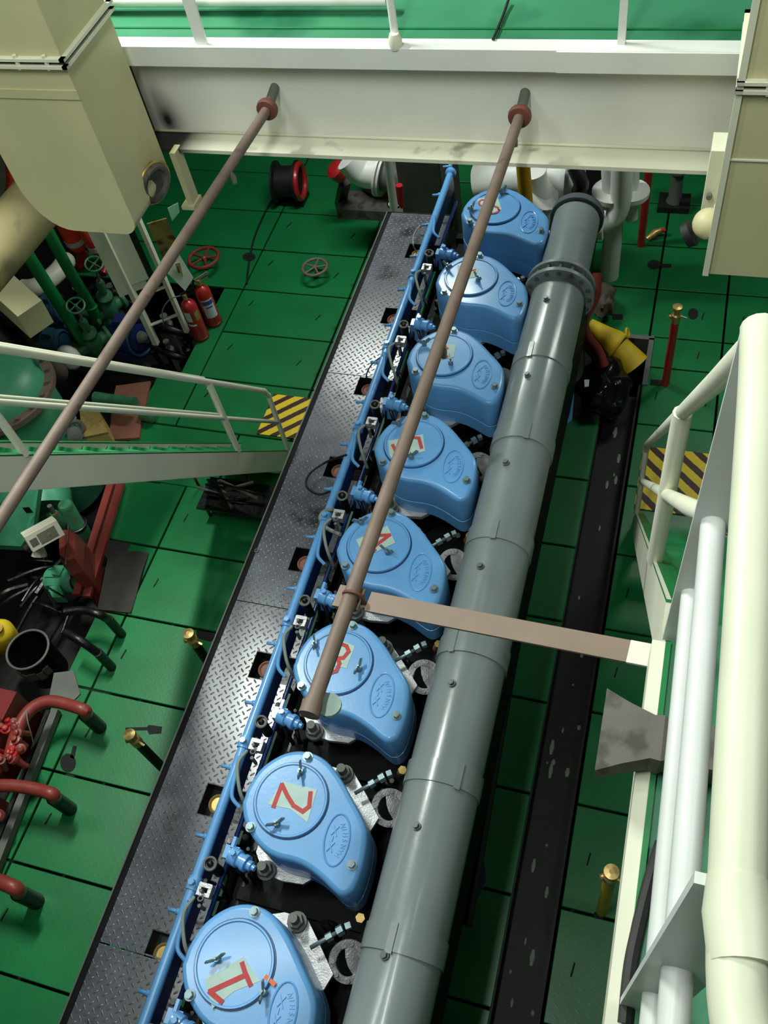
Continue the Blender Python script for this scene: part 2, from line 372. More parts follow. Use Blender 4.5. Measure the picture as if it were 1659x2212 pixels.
add('joint_plate', MB().bb(-.55, .60, 3.492, 3.50, ZD - .083, ZD + .002), m_white, beam)
add('black_end_plate', MB().bb(bx0 - .014, bx0, 3.44, 3.62, 3.218, ZD - .06), m_black, beam)  # thin black plate across the left end of the beam
# smoky stain on the left of the web: a thin soot film with its own blotch
# deck stiffener lines visible on the far deck
b = MB()
for y in (3.66, 3.98, 4.36): b.bb(-5.4, 4.3, y - .006, y + .006, ZD, ZD + .005)
add('deck_seam', b, m_green_edge, gd)
# far railing
rail = thing('gallery_railing', 'cream railing posts on the far green upper deck', 'railing', (-1.2, 3.63, ZD))
def to_post(px0, py0, px1, py1):
    p = at(px1, py1, ZD); d = aty(px0, py0, p.y); return p, d
for px0, py0, px1, py1, w, t in ((405, 0, 437, 97, .055, .012), (836, 0, 856, 97, .03, .03), (1351, 0, 1342, 96, .03, .02)):
    p, d = to_post(px0, py0, px1, py1)
    p.z = ZD
    if t == .03: add('post', MB().cyl(p, (p.x, p.y, ZD + 1.0), .017, n=10), m_white, rail); q = MB(); q.lathe([(.026, 0), (.03, .03), (.02, .06)], (p.x + .004, p.y - .02, ZD), n=12); add('foot_socket', q, m_creamw, rail)
    else: add('post', MB().box((p.x, p.y, ZD + .5), (w, t, 1.0)), m_white, rail)
pr = at(200, 6, ZD + .12); pl = at(1500, -30, ZD + .12)
add('lower_rail', MB().cyl(at(185, 1, ZD + .06), at(836, -3, ZD + .06), .03, n=10), m_white, rail)
add('top_rail', MB().cyl((-3.0, 3.63, ZD + 1.0), (1.2, 3.63, ZD + 1.0), .02, n=10), m_white, rail)
tag(add('loose_cable', MB().tube(curve([at(1098, 0, ZD + .02), at(1088, 30, ZD + .012), at(1080, 50, ZD + .012), at(1065, 85, ZD + .012)]), .006, 6), m_rubber), 'thin black cable lying on the far green upper deck', 'cable')
# ------------------------------------------------------------------ right platform railing (near the camera)
rr = thing('platform_railing', 'thick cream handrail with two white mid rails at the right edge', 'railing', (.13, .5, ZD))
xe = .13
add('handrail', MB().tube(curve([V(.135, 1.05, 4.69), V(.138, .9, 4.70), V(.142, .6, 4.70), V(.15, .22, 4.70), V(.168, .08, 4.73), V(.21, -.2, 4.80)]), .029, 16), m_railc, rr)
add('joint_collar', MB().tube([V(.148, .27, 4.70), V(.150, .235, 4.70), V(.156, .19, 4.705)], [.030, .034, .032], 16), m_railc, rr)
add('mid_rail', MB().cyl((.140, 1.08, 4.20), (.155, -.4, 4.20), .023, n=14), m_railw, rr)
add('low_rail', MB().cyl((.135, 1.06, 3.93), (.150, -.4, 3.93), .021, n=14), m_railw, rr)
def stanchion(y, w=.075):
    q = MB(); ol = [(.082, y - .006), (.082 + w, y - .006), (.082 + w, y + .006), (.082, y + .006)]
    q.rings([[V(.10, y - .006, ZD), V(.10 + w, y - .006, ZD), V(.10 + w, y + .006, ZD), V(.10, y + .006, ZD)], [V(.108, y - .006, 4.69), V(.115 + w, y - .006, 4.69), V(.115 + w, y + .006, 4.69), V(.108, y + .006, 4.69)]], smooth=False)
    add('stanchion', q, m_railw, rr)
stanchion(1.045, .06); stanchion(.265, .09)
# deck edge coaming: cream flat with green top
ec = struct(thing('platform_edge', 'cream coaming with green top along the right platform edge', 'coaming', (.09, .2, 3.4)))
add('coaming_flat', MB().bb(.077, .107, -3.0, 1.03, 3.60, ZD + .010), m_creamw, ec)
add('edge_strip', MB().bb(.107, .119, -3.0, 1.03, ZD - .02, ZD + .014), m_green_edge, ec)
hz = tag(add('hazard_plate', MB().bb(.30, .75, .15, .85, ZD + .001, ZD + .006), stripes('hazard_stripes_deck', (228, 190, 30), (30, 22, 20), (1, 1), .12)), 'yellow and black striped plate on the right upper deck, cut by the photo edge', 'hazard plate')
tag(add('fender_hose', MB().tube(curve([at(1430, 1820, 3.74), at(1405, 1900, 3.72), at(1380, 2000, 3.71), at(1362, 2090, 3.71), at(1350, 2212, 3.71)]), .014, 8), m_rubber), 'dirty black hose lying along the right platform edge', 'hose')
# ------------------------------------------------------------------ ladders
def ladder(name, label, F, T, width, wsign, hrail, posts_n, both):
    """F foot, T top of the visible stringer; width to the other stringer in x"""
    F = Vector(F); T = Vector(T); root = thing(name, label, 'stairs', F); D = (T - F)
    off = Vector((width * wsign, 0, 0)); nrm = Vector((0, D.z, -D.y)).normalized()   # up-slope normal
    if nrm.z < 0: nrm = -nrm
    for k, o in enumerate((Vector(), off)):
        st = add('stringer', MB().bar(F + o - nrm * .08, T + o - nrm * .08, .012, .16, side=(1, 0, 0)), m_creamw, root)
        add('stringer_flange', MB().bar(F + o - nrm * .004 + V(wsign * .025, 0, 0), T + o - nrm * .004 + V(wsign * .025, 0, 0), .062, .008, side=(1, 0, 0)), m_green_edge, st)
        add('lower_flange', MB().bar(F + o - nrm * .158 + V(wsign * .02, 0, 0), T + o - nrm * .158 + V(wsign * .02, 0, 0), .05, .008, side=(1, 0, 0)), m_creamw, st)
    n = int(D.z / .215)
    for i in range(1, n + 1):
        c = F + D * (i / (n + .6)) + off / 2 - nrm * .085
        q = MB(); q.box(c, (width, .15, .008)); q.box(c + V(0, -.075, -.012), (width, .006, .03)); q.box(c + V(0, .075, -.012), (width, .006, .03))
        add('tread', q, m_green, root)
    for k, o in enumerate((Vector(), off)):
        if k and not both: continue
        up = V(0, 0, 1)
        a = F + D * .035 + o; e = T + o
        tr = curve([a + up * hrail * .45, a + up * hrail * .93, a + D * .03 + up * hrail, e + up * hrail], 6) if False else [a + up * .0, a + up * (hrail * .93), a + D * .012 + up * hrail, e + up * hrail]
        (tr.append(V(.135, 1.06, 4.66)) if not both else None)
        if k: tr = [tr[0]] + [p + V(0, 0, .045) for p in tr[1:]]
        add('handrail', MB().tube(tr[1:], .020 if not k else .026, 10), m_creamw, root)
        add('end_post', MB().cyl(a, a + up * hrail * .95, .019, n=10), m_creamw, root)
        add('mid_rail', MB().tube([a + up * hrail * .5, e + up * hrail * .5] + ([V(.14, 1.06, 4.19)] if not both else []), .015 if both else .02, 10), m_creamw, root)
        for t, sd in posts_n:
            if sd != k: continue
            p = F + D * t + o; add('post', MB().cyl(p, p + up * hrail, .02 if both else .027, n=10), m_creamw, root)
    return root
ladder('ladder_stair', 'steep cream ladder stair with white handrails beside the green machinery at left', (-2.72, 4.10, 0), (-2.54, 1.16, 3.7), .48, -1, .70, ((.25, 0), (.755, 0), (.63, 1)), True)
ladder('ladder_stair', 'steep green and cream ladder stair below the right platform', (.0, 3.95, 0), (.105, 1.16, 3.68), .5, 1, .78, ((.79, 0),), False)
dL = (at(650, 862, 0) - at(567, 902, 0)); dR = (at(1510, 1105, 0) - at(1390, 990, 0))
tag(add('hazard_plate', MB().bb(-3.10, -2.72, 4.21, 4.65, .004, .010), stripes('hazard_stripes_port', (236, 205, 30), (58, 24, 20), dL, .105)), 'yellow and dark red striped plate at the foot of the left stairs', 'hazard plate')
tag(add('hazard_plate', MB().bb(-.02, .46, 3.98, 4.56, .004, .010), stripes('hazard_stripes_starboard', (236, 205, 30), (58, 24, 20), dR, .115)), 'yellow and dark red striped plate at the foot of the right stairs', 'hazard plate')
# ------------------------------------------------------------------ hanging rods
ZR = 3.45
def rod(label, p0, p1, r, extra):
    root = thing('steel_rod', label, 'rod', p0, 'rust brown rods fixed to the beam'); p0 = Vector(p0); p1 = Vector(p1); a = (p1 - p0).normalized()
    add('bar', MB().tube([p0 + (p1 - p0) * t for t in (0, .3, .6, .98, .99)] + [p1], [r, r, r, r, r * 1.25, r * 1.3], 14), m_rod, root)
    add('disc', MB().lathe([(.03, -.022), (.046, -.02), (.05, -.004), (.046, .012), (.03, .014)], p0 + a * .05, a, 18), m_rust, root)
    add('socket', MB().cyl(p0 + V(0, 0.10, .035), p0 + a * .04, .022, n=12), m_concrete, root)
    return root
p_end = at(667, 1545, ZR)
r2 = rod('rust brown rod ending over the third cylinder cover, held by a flat brown bar', (-.690, 3.50, ZR), p_end, .0225, True)
p1e = at(-60, 1215, ZR)
r1 = rod('rust brown rod crossing the left stairs out of the left edge', (-1.822, 3.50, ZR), p1e, .0225, False)
for root, px in ((r2, (1112, 305)), (r1, (505, 385)), (r2, (958, 760))):
    p = at(px[0], px[1], ZR - .03); add('lug', MB().tube([p + V(-.015, 0, .03), p, p + V(.004, -.01, -.02)], [.012, .014, .010], 8), m_concrete, root)
p = at(712, 1525, ZR - .05); q = MB(); q.cyl(p, p + V(.0, .0, .012), .034, n=18); q.cyl(p + V(0, 0, -.05), p, .008, n=8); add('end_washer', q, m_patch, r2)
a = at(735, 1288, ZR - .03); e = at(1412, 1418, 3.53)
br = thing('support_bar', 'flat brown bar tying the rod to the right platform', 'bracket', e)
dirb = (e - a).normalized(); side = V(0, 1, 0)
add('flat_bar', MB().bar(a + dirb * .09, e - dirb * .06, .062, .008, side=side), m_brown, br)
add('painted_end', MB().bar(e - dirb * .062, e + dirb * .01, .063, .009, side=side), m_creamw, br)
add('clamp_plate', MB().bar(a - dirb * .012, a + dirb * .07, .07, .009, side=side), m_brown, br)
pc = at(763, 1288, ZR); axis = (p_end - V(-.69, 3.5, ZR)).normalized(); u = V(0, 0, 1).cross(axis).normalized()
add('u_bolt', MB().tube([pc + V(0, 0, -.05) - u * .028] + [pc + u * (-.028 * math.cos(t)) + V(0, 0, .028 * math.sin(t)) for t in [i * math.pi / 10 for i in range(11)]] + [pc + V(0, 0, -.05) + u * .028], .0055, 8), m_rust, br)
add('nut', MB().hexn(pc + V(.03, 0, -.055), (0, 0, 1), .014, .02), m_brown, br)
# ------------------------------------------------------------------ ventilation ducts
def slab_duct(name, label, x0, x1, y0, y1, z0, z1, flange_z, nozzle, rad):
    root = thing(name, label, 'duct', ((x0 + x1) / 2, (y0 + y1) / 2, z0))
    ol = []
    for cxx, czz, a0 in ((x1 - rad, z0 + rad, -90), (None, None, None),):
        if cxx is None: continue
    n = 8; prof = [(x0, z1)]
    if rad > .02:
        prof += [(x0 + rad * 1.2 - rad * 1.2 * math.cos(math.pi / 2 * i / n), z0 + rad * 1.6 - rad * 1.6 * math.sin(math.pi / 2 * i / n)) for i in range(n + 1)]
        prof += [(x1 - rad * .5 + rad * .5 * math.sin(math.pi / 2 * i / n), z0 + rad * .5 - rad * .5 * math.cos(math.pi / 2 * i / n)) for i in range(n + 1)]
    else: prof += [(x0, z0), (x1, z0)]
    prof += [(x1, z1)]
    q = MB(); q.rings([[V(x, y0, z) for x, z in prof], [V(x, y1, z) for x, z in prof]], smooth=False); add('trunk', q, m_cream, root)
    for z in flange_z:
        q = MB()
        for k, dz in enumerate((0, .03)):
            w = .024
            q.bb(x0 - w, x1 + w, y0 - w, y0, z + dz, z + dz + .012); q.bb(x0 - w, x1 + w, y1, y1 + w, z + dz, z + dz + .012)
            q.bb(x0 - w, x0, y0 - w, y1 + w, z + dz, z + dz + .012); q.bb(x1, x1 + w, y0 - w, y1 + w, z + dz, z + dz + .012)
        fl = add('flange', q, m_creamw, root)
        add('gasket', MB().bb(x0 - .004, x1 + .004, y0 - .004, y1 + .004, z + .012, z + .03), m_black, fl)
        for i in range(4):
            x = x0 + (x1 - x0) * (i + .5) / 4
            add('bolt', MB().hexn((x, y0 - .014, z - .006), (0, 0, 1), .009, .06), m_creamw, fl)
    return root
d1 = slab_duct('ventilation_duct', 'cream ventilation duct with a round nozzle hanging at the top left', -2.965, -2.42, 3.01, 3.42, 3.07, 5.6, (3.90,), 1, .16)
q = MB(); q.bb(-2.97, -2.415, 3.004, 3.01, 3.76, 3.80); add('seam_strip', q, m_cream, d1)
nz = at(347, 420, 3.10); nzc = V(-2.42, 3.27, 3.17); ax = V(.8, -.25, -.1).normalized()
add('nozzle', MB().lathe([(.092, -.04), (.096, .01), (.09, .022), (.085, .026), (.07, .024), (.06, .008), (.02, .0)], nzc, ax, 22), m_nozzle, d1)
add('nozzle_ring', MB().torus(nzc + ax * .006, ax, .10, .007, 24, 8), m_brass, d1)
q = MB(); q.bb(-2.37, -2.34, 3.40, 3.47, 2.93, 3.24); q.bb(-2.40, -2.33, 3.38, 3.48, 2.93, 2.95); add('hanger', q, m_cream, d1)
d2 = slab_duct('ventilation_duct', 'cream ventilation duct with a ball nozzle hanging at the top right', .14, .75, 3.0, 3.40, 3.085, 5.6, (3.86,), 1, .0)
q = MB(); q.bb(.135, .76, 2.994, 3.0, 3.60, 3.606); q.bb(.118, .14, 2.985, 3.0, 3.085, 5.6); add('seam_strip', q, m_creamw, d2)
bc = V(.112, 3.17, 3.19)
add('nozzle_ball', MB().sphere(bc, .062, 18, 12), m_cream, d2); add('nozzle_collar', MB().torus((.135, 3.17, 3.19), (1, 0, 0), .07, .012, 20, 8), m_creamw, d2)
add('nozzle_mouth', MB().lathe([(.03, 0), (.055, .0), (.05, .03), (.035, .03)], bc + V(-.055, -.01, -.04), (-.8, -.1, -.5), 16), m_rubber, d2)
q = MB(); q.bb(.08, .135, 3.28, 3.40, 3.085, 3.44); add('hanger', q, m_creamw, d2); add('hanger_bolt', MB().hexn((.10, 3.27, 3.25), (0, -1, 0), .012, .02), m_concrete, d2)
# slanted trunks lower left
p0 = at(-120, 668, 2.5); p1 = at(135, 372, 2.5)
t1 = tag(add('slanted_duct', MB().tube([p0, p0.lerp(p1, .5), p1], .165, 18), M('shaded_cream_paint', (150, 140, 98), .6, var=.12, scale=2, dirt=(108, 98, 64), dscale=2.5, damt=.55)), 'round slanted cream duct passing behind the left ventilation duct', 'duct')  # cream duct with its shade put into a darker khaki colour
q = MB(); q.bar(at(-80, 548, 1.7), at(78, 690, 1.6), .22, .2, side=(0, 0, 1))
t2 = tag(add('box_trunk', q, m_cream), 'stained cream box trunk sloping down at the left edge above the pumps', 'duct')
# ================================================================== MAIN ENGINE
ZC = 1.60; ZW = 1.08; PITCH = .702
CPX = [(500, 2085), (635, 1735), (735, 1430), (828, 1175), (905, 945), (968, 757), (1022, 598), (1070, 455)]
CC = [Vector((-1.335 + .0152 * i, .287 + PITCH * i, ZC)) for i in range(8)]
eng = thing('main_engine', 'black main engine block under the blue cylinder covers', 'engine', (-1.28, 2.6, -.6))
add('crankcase', MB().bb(-1.66, -.72, -1.6, 5.75, -.62, .62), m_block, eng)
add('cylinder_block', MB().bb(-1.60, -.92, -1.5, 5.65, .62, 1.02), m_block, eng)
for i in range(9): add('block_rib', MB().bb(-1.62, -.93, CC[0].y - .35 + PITCH * i - .03, CC[0].y - .35 + PITCH * i + .03, .62, 1.06), m_block, eng)
add('side_gutter', MB().bb(-1.68, -1.60, -1.5, 5.6, .9, .93), m_black, eng)
OUT = [(-0.224, -0.062), (-0.226, -0.03), (-0.226, 0.02), (-0.203, 0.104), (-0.163, 0.165), (-0.104, 0.217), (-0.033, 0.244), (0.046, 0.243), (0.12, 0.214), (0.2, 0.152), (0.277, 0.074), (0.352, -0.005), (0.385, -0.068), (0.399, -0.176), (0.394, -0.269), (0.378, -0.312), (0.345, -0.332), (0.306, -0.321), (0.23, -0.282), (0.152, -0.254), (0.088, -0.246), (0.021, -0.247), (-0.047, -0.234), (-0.111, -0.199), (-0.182, -0.135)]
OUT3 = smooth_loop([Vector((x, y, 0)) for x, y in OUT], 3)
def inset(loop, d):
    n = len(loop); r = []
    area = sum(loop[i].x * loop[(i + 1) % n].y - loop[(i + 1) % n].x * loop[i].y for i in range(n)); sg = 1 if area > 0 else -1
    for i in range(n):
        t = (loop[(i + 1) % n] - loop[i - 1]).normalized(); r.append(loop[i] + Vector((-t.y, t.x, 0)) * (d * sg))
    return r
def ring_at(d, z): return [Vector((p.x, p.y, z)) for p in inset(OUT3, d)]
# heads under the covers
HEAD = [(-.19, -.19), (-.12, -.275), (-.02, -.285), (.08, -.275), (.16, -.20), (.28, -.10), (.345, .10), (.24, .21), (.165, .285), (.05, .29), (-.10, .23), (-.20, .10)]
for i, c in enumerate(CC):
    hd = add('cylinder_head', MB().prism([(c.x + x * .8, c.y + y * .8) for x, y in HEAD], 1.0, 1.26), m_block, eng)
    add('head_plate', MB().prism([(c.x + x, c.y + y) for x, y in HEAD], 1.26, 1.285), m_steel, hd)
    for x, y in ((.125, .262), (-.105, -.262)):
        q = MB(); q.cyl((c.x + x, c.y + y, 1.285), (c.x + x, c.y + y, 1.31), .046, n=16); q.hexn((c.x + x, c.y + y, 1.31), (0, 0, 1), .036, .035); q.cyl((c.x + x, c.y + y, 1.34), (c.x + x, c.y + y, 1.40), .022, n=12)
        add('stud_nut', q, m_concrete, hd)
    # exhaust branch flange
    f = V(-.945, c.y + .17, 1.24); ax = V(.35, -.25, .9).normalized(); u, v, _ = frame(ax)
    ef = add('exhaust_branch', MB().cyl(f - ax * .02 + V(-.1, 0, -.12), f, .06, n=16), m_black, eng)
    add('branch_flange', MB().lathe([(.058, -.012), (.092, -.012), (.092, .008), (.060, .008), (.058, .0), (.02, .004)], f, ax, 24), m_steel, ef)
    for k in range(8):
        t = 2 * math.pi * k / 8; add('flange_bolt', MB().hexn(f + (u * math.cos(t) + v * math.sin(t)) * .076 + ax * .008, ax, .011, .014), m_steel, ef)
    g = V(-1.03, c.y + .235, 1.36); a2 = V(.75, .65, .1).normalized()
    q = MB(); q.cyl(g - a2 * .10, g + a2 * .05, .010, n=8); q.hexn(g - a2 * .02, a2, .02, .03); q.hexn(g + a2 * .035, a2, .024, .03); q.box(g + a2 * .09, (.026, .026, .026), rz=.6)
    add('indicator_cock', q, m_bolt, eng)
    q = MB(); g = V(c.x + .36, c.y - .34, 1.2); q.cyl(g, g + V(.02, -.01, .07), .02, n=10); q.hexn(g + V(.02, -.01, .07), (.2, -.1, 1), .022, .02)
    add('drain_fitting', q, m_brass, eng)
    b = MB()
    for k in range(10):
        p = V(c.x - .25 + random.uniform(-.12, .1), c.y - .35 + random.uniform(-.12, .25), 1.0); b.cyl(p, p + V(random.uniform(-.03, .03), random.uniform(-.05, .05), random.uniform(.05, .2)), random.uniform(.008, .02), n=8)
    for k in range(8):
        p = V(c.x + .30 + random.uniform(-.1, .14), c.y - .38 + random.uniform(-.1, .2), .98); b.cyl(p, p + V(random.uniform(-.08, .08), random.uniform(-.05, .05), random.uniform(.05, .2)), random.uniform(.01, .025), n=8)
    add('pipe_work', b, m_black, eng)['kind'] = 'stuff'
# ------------------------------------------------------------------ blue cylinder covers
words = ['first', 'second', 'third', 'fourth', 'fifth', 'sixth', 'seventh', 'eighth']
lab = ['blue cylinder cover painted with a red 1, nearest the camera', 'blue cylinder cover painted with a red 2, second from the bottom', 'blue cylinder cover painted with a red 3, under the end of the rod', 'blue cylinder cover painted with a red 4, just above the flat brown bar', 'blue cylinder cover painted with a red 5, fourth from the far end', 'blue cylinder cover third from the far end, its number half hidden by the rod', 'blue cylinder cover second from the far end beside the exhaust flange', 'blue cylinder cover painted with a faded 8 at the far end']
WN = [((463, 2072), (563, 2143)), ((657, 1670), (605, 1783)), ((685, 1388), (780, 1440)), ((790, 1123), (847, 1187)), ((873, 900), (900, 970)), ((925, 730), (982, 770)), ((972, 575), (1037, 600)), ((1020, 455), (1085, 418))]
PATCH = [((437, 2115), (520, 2066), (536, 2092), (556, 2118), (500, 2140), (452, 2178)), ((585, 1740), (617, 1691), (692, 1708), (671, 1779), (634, 1750)), ((739, 1378), (771, 1391), (753, 1439), (722, 1432)), ((779, 1160), (847, 1130), (864, 1167), (796, 1198)), ((850, 936), (925, 922), (930, 958), (854, 975)), ((962, 728), (993, 731), (989, 758), (956, 765)), ((993, 569), (1040, 576), (1030, 596), (993, 600)), ((1030, 431), (1075, 425), (1085, 455), (1050, 468))]
def ringpx(cx, cy, rx_, ry_, n=10): return [(cx + rx_ * math.cos(2 * math.pi * i / n), cy + ry_ * math.sin(2 * math.pi * i / n)) for i in range(n + 1)]
DIG = [[[(517, 2080), (523, 2099), (535, 2127)], [(521, 2107), (447, 2141)], [(447, 2141), (473, 2163)]],
       [[(598, 1745), (616, 1697), (628, 1722), (641, 1743), (661, 1756), (675, 1745), (678, 1715)]],
       [[(729, 1387), (740, 1386), (753, 1391), (758, 1403), (746, 1417), (734, 1417), (738, 1429), (731, 1445), (719, 1449)]],
       [[(810, 1152), (852, 1150), (813, 1179), (820, 1184)]],
       [[(860, 945), (866, 957), (887, 951), (893, 937), (901, 929), (916, 930), (922, 951)]],
       [[(972, 735), (958, 745), (962, 758), (976, 757)], [(962, 736), (976, 740)]],
       [[(1015, 583), (1032, 579)], [(1015, 583), (1002, 590)]],
       [ringpx(1045, 441, 9, 7), ringpx(1066, 456, 13, 8)]]
# prototype pieces built around the origin
def text_mesh(ch):
    cu = bpy.data.curves.new('glyph', 'FONT'); cu.body = ch; cu.size = .034; cu.extrude = .0022; cu.align_x = 'CENTER'
    o = bpy.data.objects.new('glyph', cu); COL.objects.link(o); dg = bpy.context.evaluated_depsgraph_get()
    me = bpy.data.meshes.new_from_object(o.evaluated_get(dg)); v = [x.co.copy() for x in me.vertices]; f = [tuple(p.vertices) for p in me.polygons]
    bpy.data.objects.remove(o); bpy.data.curves.remove(cu); bpy.data.meshes.remove(me); return v, f
proto = thing('cylinder_cover', lab[0], 'cylinder cover', (0, 0, 0), 'blue cylinder covers along the engine')
shell = add('shell', MB().rings([ring_at(0, -.315), ring_at(0, -.215), ring_at(.008, -.212), ring_at(.008, -.205), ring_at(0, -.202), ring_at(0, -.026), ring_at(.004, -.012), ring_at(.012, -.003), ring_at(.024, 0)]), m_blue, proto)
lid = add('lid', MB().lathe([(.150, 0), (.172, .0), (.172, .011), (.169, .016), (.163, .016), (.158, .0105), (.0, .010)], (0, .008, 0), n=48), m_blue, proto)
ecx, ecy, ea, eb = .258, -.112, .056, .113; tilt = .1
def ept(t, k=1.0):
    x, y = ea * k * math.cos(t), eb * k * math.sin(t); return V(ecx + x * math.cos(tilt) - y * math.sin(tilt), ecy + x * math.sin(tilt) + y * math.cos(tilt), 0)
add('lid_seal', MB().torus((0, .008, .003), (0, 0, 1), .1745, .0028, 48, 6), m_blue_dk, lid)
em = add('emblem', MB().tube([ept(2 * math.pi * i / 40) + V(0, 0, .001) for i in range(40)], .0048, 8, closed=True), m_blue, proto)
q = MB()
for k, ch in enumerate('HANSHIN'):
    t = -1.12 + 2.24 * k / 6; v, f = text_mesh(ch); p = ept(t, .62); ang = math.pi / 2 + tilt + (t * .28)
    n0 = len(q.v); R = Matrix.Rotation(ang, 3, 'Z') @ Matrix.Diagonal((.82, .95, 1))
    q.v.extend([p + R @ (x - V(0, .012, 0)) + V(0, 0, .001) for x in v])
    for ff in f: q.face([n0 + i for i in ff])
add('emblem_lettering', q, m_blue, em)
q = MB()
for yy in (-.036, .036):
    for s in (-1, 1): q.bar(ept(0, 0) + V(-.032, yy - .022 * s, .001), ept(0, 0) + V(-.006, yy + .022 * s, .001), .007, .004, side=(0, 0, 1))
q.bar(ept(0, 0) + V(-.02, -.012, .001), ept(0, 0) + V(-.02, .012, .001), .004, .006)
add('emblem_mark', q, m_blue, em)
for x, y in ((.013, .218), (-.143, -.150), (.355, -.200)):
    q = MB(); q.cyl((x, y, 0), (x, y, .005), .024, n=14); q.hexn((x, y, .005), (0, 0, 1), .017, .022); add('bolt', q, m_bolt, proto)
for i in range(8):
    c = CC[i]
    r = proto if i == 0 else dup(proto, c, lab[i])
    if i == 0: r.location = c
    ORG[r.name] = c.copy(); r['label'] = lab[i]
for i, r in enumerate([o for o in COL.objects if o.name.startswith('cylinder_cover')]):
    c = CC[i]; z = ZC + .0115
    off = c - at(*CPX[i], ZC); off.z = 0
    pts = [at(*p, z) + off for p in PATCH[i]]
    q = MB(); q.prism([(p.x, p.y) for p in pts], z - .001, z + .0006); pa = add('paint_patch', q, m_patch, r)
    q = MB()
    for si, s in enumerate(DIG[i]): q.ribbon([V((at(*p, z) + off).x, (at(*p, z) + off).y, z + .001 + .0011 * si) for p in s], .020 if i < 5 else .013, .0012)
    add('painted_number', q, m_digit, r)
    if i == 0:
        q = MB(); q.ribbon([V(*(at(568, 2109, z) + off).xy, z + .001), V(*(at(586, 2125, z) + off).xy, z + .001)], .017, .001); add('paint_dash', q, m_orange_mark, r)
    for k, w in enumerate(WN[i]):
        p = at(*w, ZC + .02) + off; p.z = ZC + .010; t = random.uniform(0, 3)
        q = MB(); q.cyl(p, p + V(0, 0, .03), .016, .013, n=10)
        d = V(math.cos(t), math.sin(t), 0)
        for s in (-1, 1): q.bar(p + V(0, 0, .022) + d * (.008 * s), p + V(0, 0, .05) + d * (.040 * s), .007, .020, side=V(0, 0, 1).cross(d))
        q.cyl(p, p + V(0, 0, .05), .006, n=6); add('wing_nut', q, m_bolt, r)
# ------------------------------------------------------------------ fuel rail on the port side
XR, ZRL = -1.744, 1.31
fr = thing('fuel_rail', 'long sky blue pipe rail running beside the black walkway', 'pipe rail', (XR, 2.6, 1.0))
pts = [V(XR, -.6, ZRL), V(XR, 1, ZRL), V(XR, 3, ZRL), V(XR, 5.6, ZRL), V(XR, 6.0, ZRL)]
add('pipe', MB().tube(pts, .026, 14), m_blue, fr)
add('back_plate', MB().bb(XR + .018, XR + .024, -.6, 5.95, ZRL - .13, ZRL - .005), m_blue_dk, fr)
add('lower_pipe', MB().cyl((XR + .075, -.6, ZRL - .13), (XR + .075, 5.8, ZRL - .13), .013, n=8), m_blue_dk, fr)
add('end_cap', MB().lathe([(.03, 0), (.042, .01), (.042, .04), (.03, .05)], (XR, 5.95, ZRL), (0, 1, 0), 14), m_blue, fr)
for k in range(-1, 17):
    y = CC[0].y + .17 + PITCH / 2 * k
    q = MB(); q.cyl((XR - .015, y, ZRL - .01), (XR - .085, y, ZRL - .02), .010, n=8); q.cyl((XR - .015, y, ZRL - .01), (XR - .04, y, ZRL - .013), .016, n=8); add('drain_stub', q, m_blue, fr)
for i in range(8):
    y = CC[i].y + .10
    q = MB(); q.lathe([(.034, -.03), (.034, .03)], (XR, y - .5, ZRL), (0, 1, 0), 12); q.cyl((XR, y - .5, ZRL), (XR, y - .5, ZRL + .045), .017, n=8); q.hexn((XR, y - .5, ZRL + .04), (0, 0, 1), .016, .012)
    add('clamp', q, m_blue, fr)
    q = MB(); q.tube(curve([V(XR + .005, y + .12, ZRL + .03), V(XR + .03, y + .02, ZRL + .05), V(XR + .05, y - .08, ZRL + .05), V(XR + .10, y - .12, ZRL + .03)]), .010, 8); add('feed_pipe', q, m_blue, fr)
# injection units between rail and covers
fu = thing('fuel_valve', 'x', 'valve', (0, 0, 0), 'blue fuel valves beside the covers')
q = MB(); ax = V(1, -.25, .06).normalized(); q.lathe([(.03, 0), (.042, .006), (.042, .05), (.034, .056), (.034, .075), (.040, .08), (.040, .10), (.024, .104), (.024, .125), (.014, .13), (.014, .145)], (0, 0, 0), ax, 16); q.box((-.0, .01, -.07), (.07, .06, .14)); add('valve_body', q, m_blue, fu)
add('bleed_screw', MB().hexn((.03, .0, .035), (0, 0, 1), .014, .03), m_blue, fu); add('bleed_screw', MB().hexn((.0, .03, .0), (0, 1, 0), .014, .05), m_blue, fu)
q = MB(); q.torus((-.06, -.07, .05), (.1, -.1, 1), .028, .006, 22, 8); add('pump_ring', q, m_concrete, fu); q = MB(); q.cyl((-.06, -.07, -.1), (-.06, -.07, .046), .026, n=14); q.sphere((-.06, -.07, .048), .016, 12, 8); add('pump_cap', q, m_black, fu)
q = MB(); q.box((-.055, -.16, .0), (.06, .02, .05)); q.box((-.08, -.18, .0), (.016, .055, .045)); q.box((-.03, -.18, .0), (.016, .055, .045)); q.box((-.055, -.20, .0), (.06, .016, .04)); add('rack_bracket', q, m_steel, fu)
q = MB(); q.cyl((-.06, -.19, .0), (-.06, -.19, .05), .008, n=8); q.torus((-.055, -.22, .03), (0, .3, 1), .012, .004, 14, 6); q.cyl((-.05, -.25, -.05), (-.05, -.25, .03), .009, n=8); add('linkage', q, m_concrete, fu)
q = MB(); q.tube(curve([V(-.09, -.22, .02), V(-.10, -.30, .05), V(-.06, -.40, .04), V(-.03, -.45, .0), V(-.02, -.46, -.08)]), .009, 8); add('hose', q, m_cable, fu)
q = MB()
for k in range(12):
    p = V(random.uniform(-.1, .1), random.uniform(-.5, .1), -.2); q.cyl(p, p + V(random.uniform(-.04, .04), random.uniform(-.06, .06), random.uniform(.06, .2)), random.uniform(.006, .016), n=6)
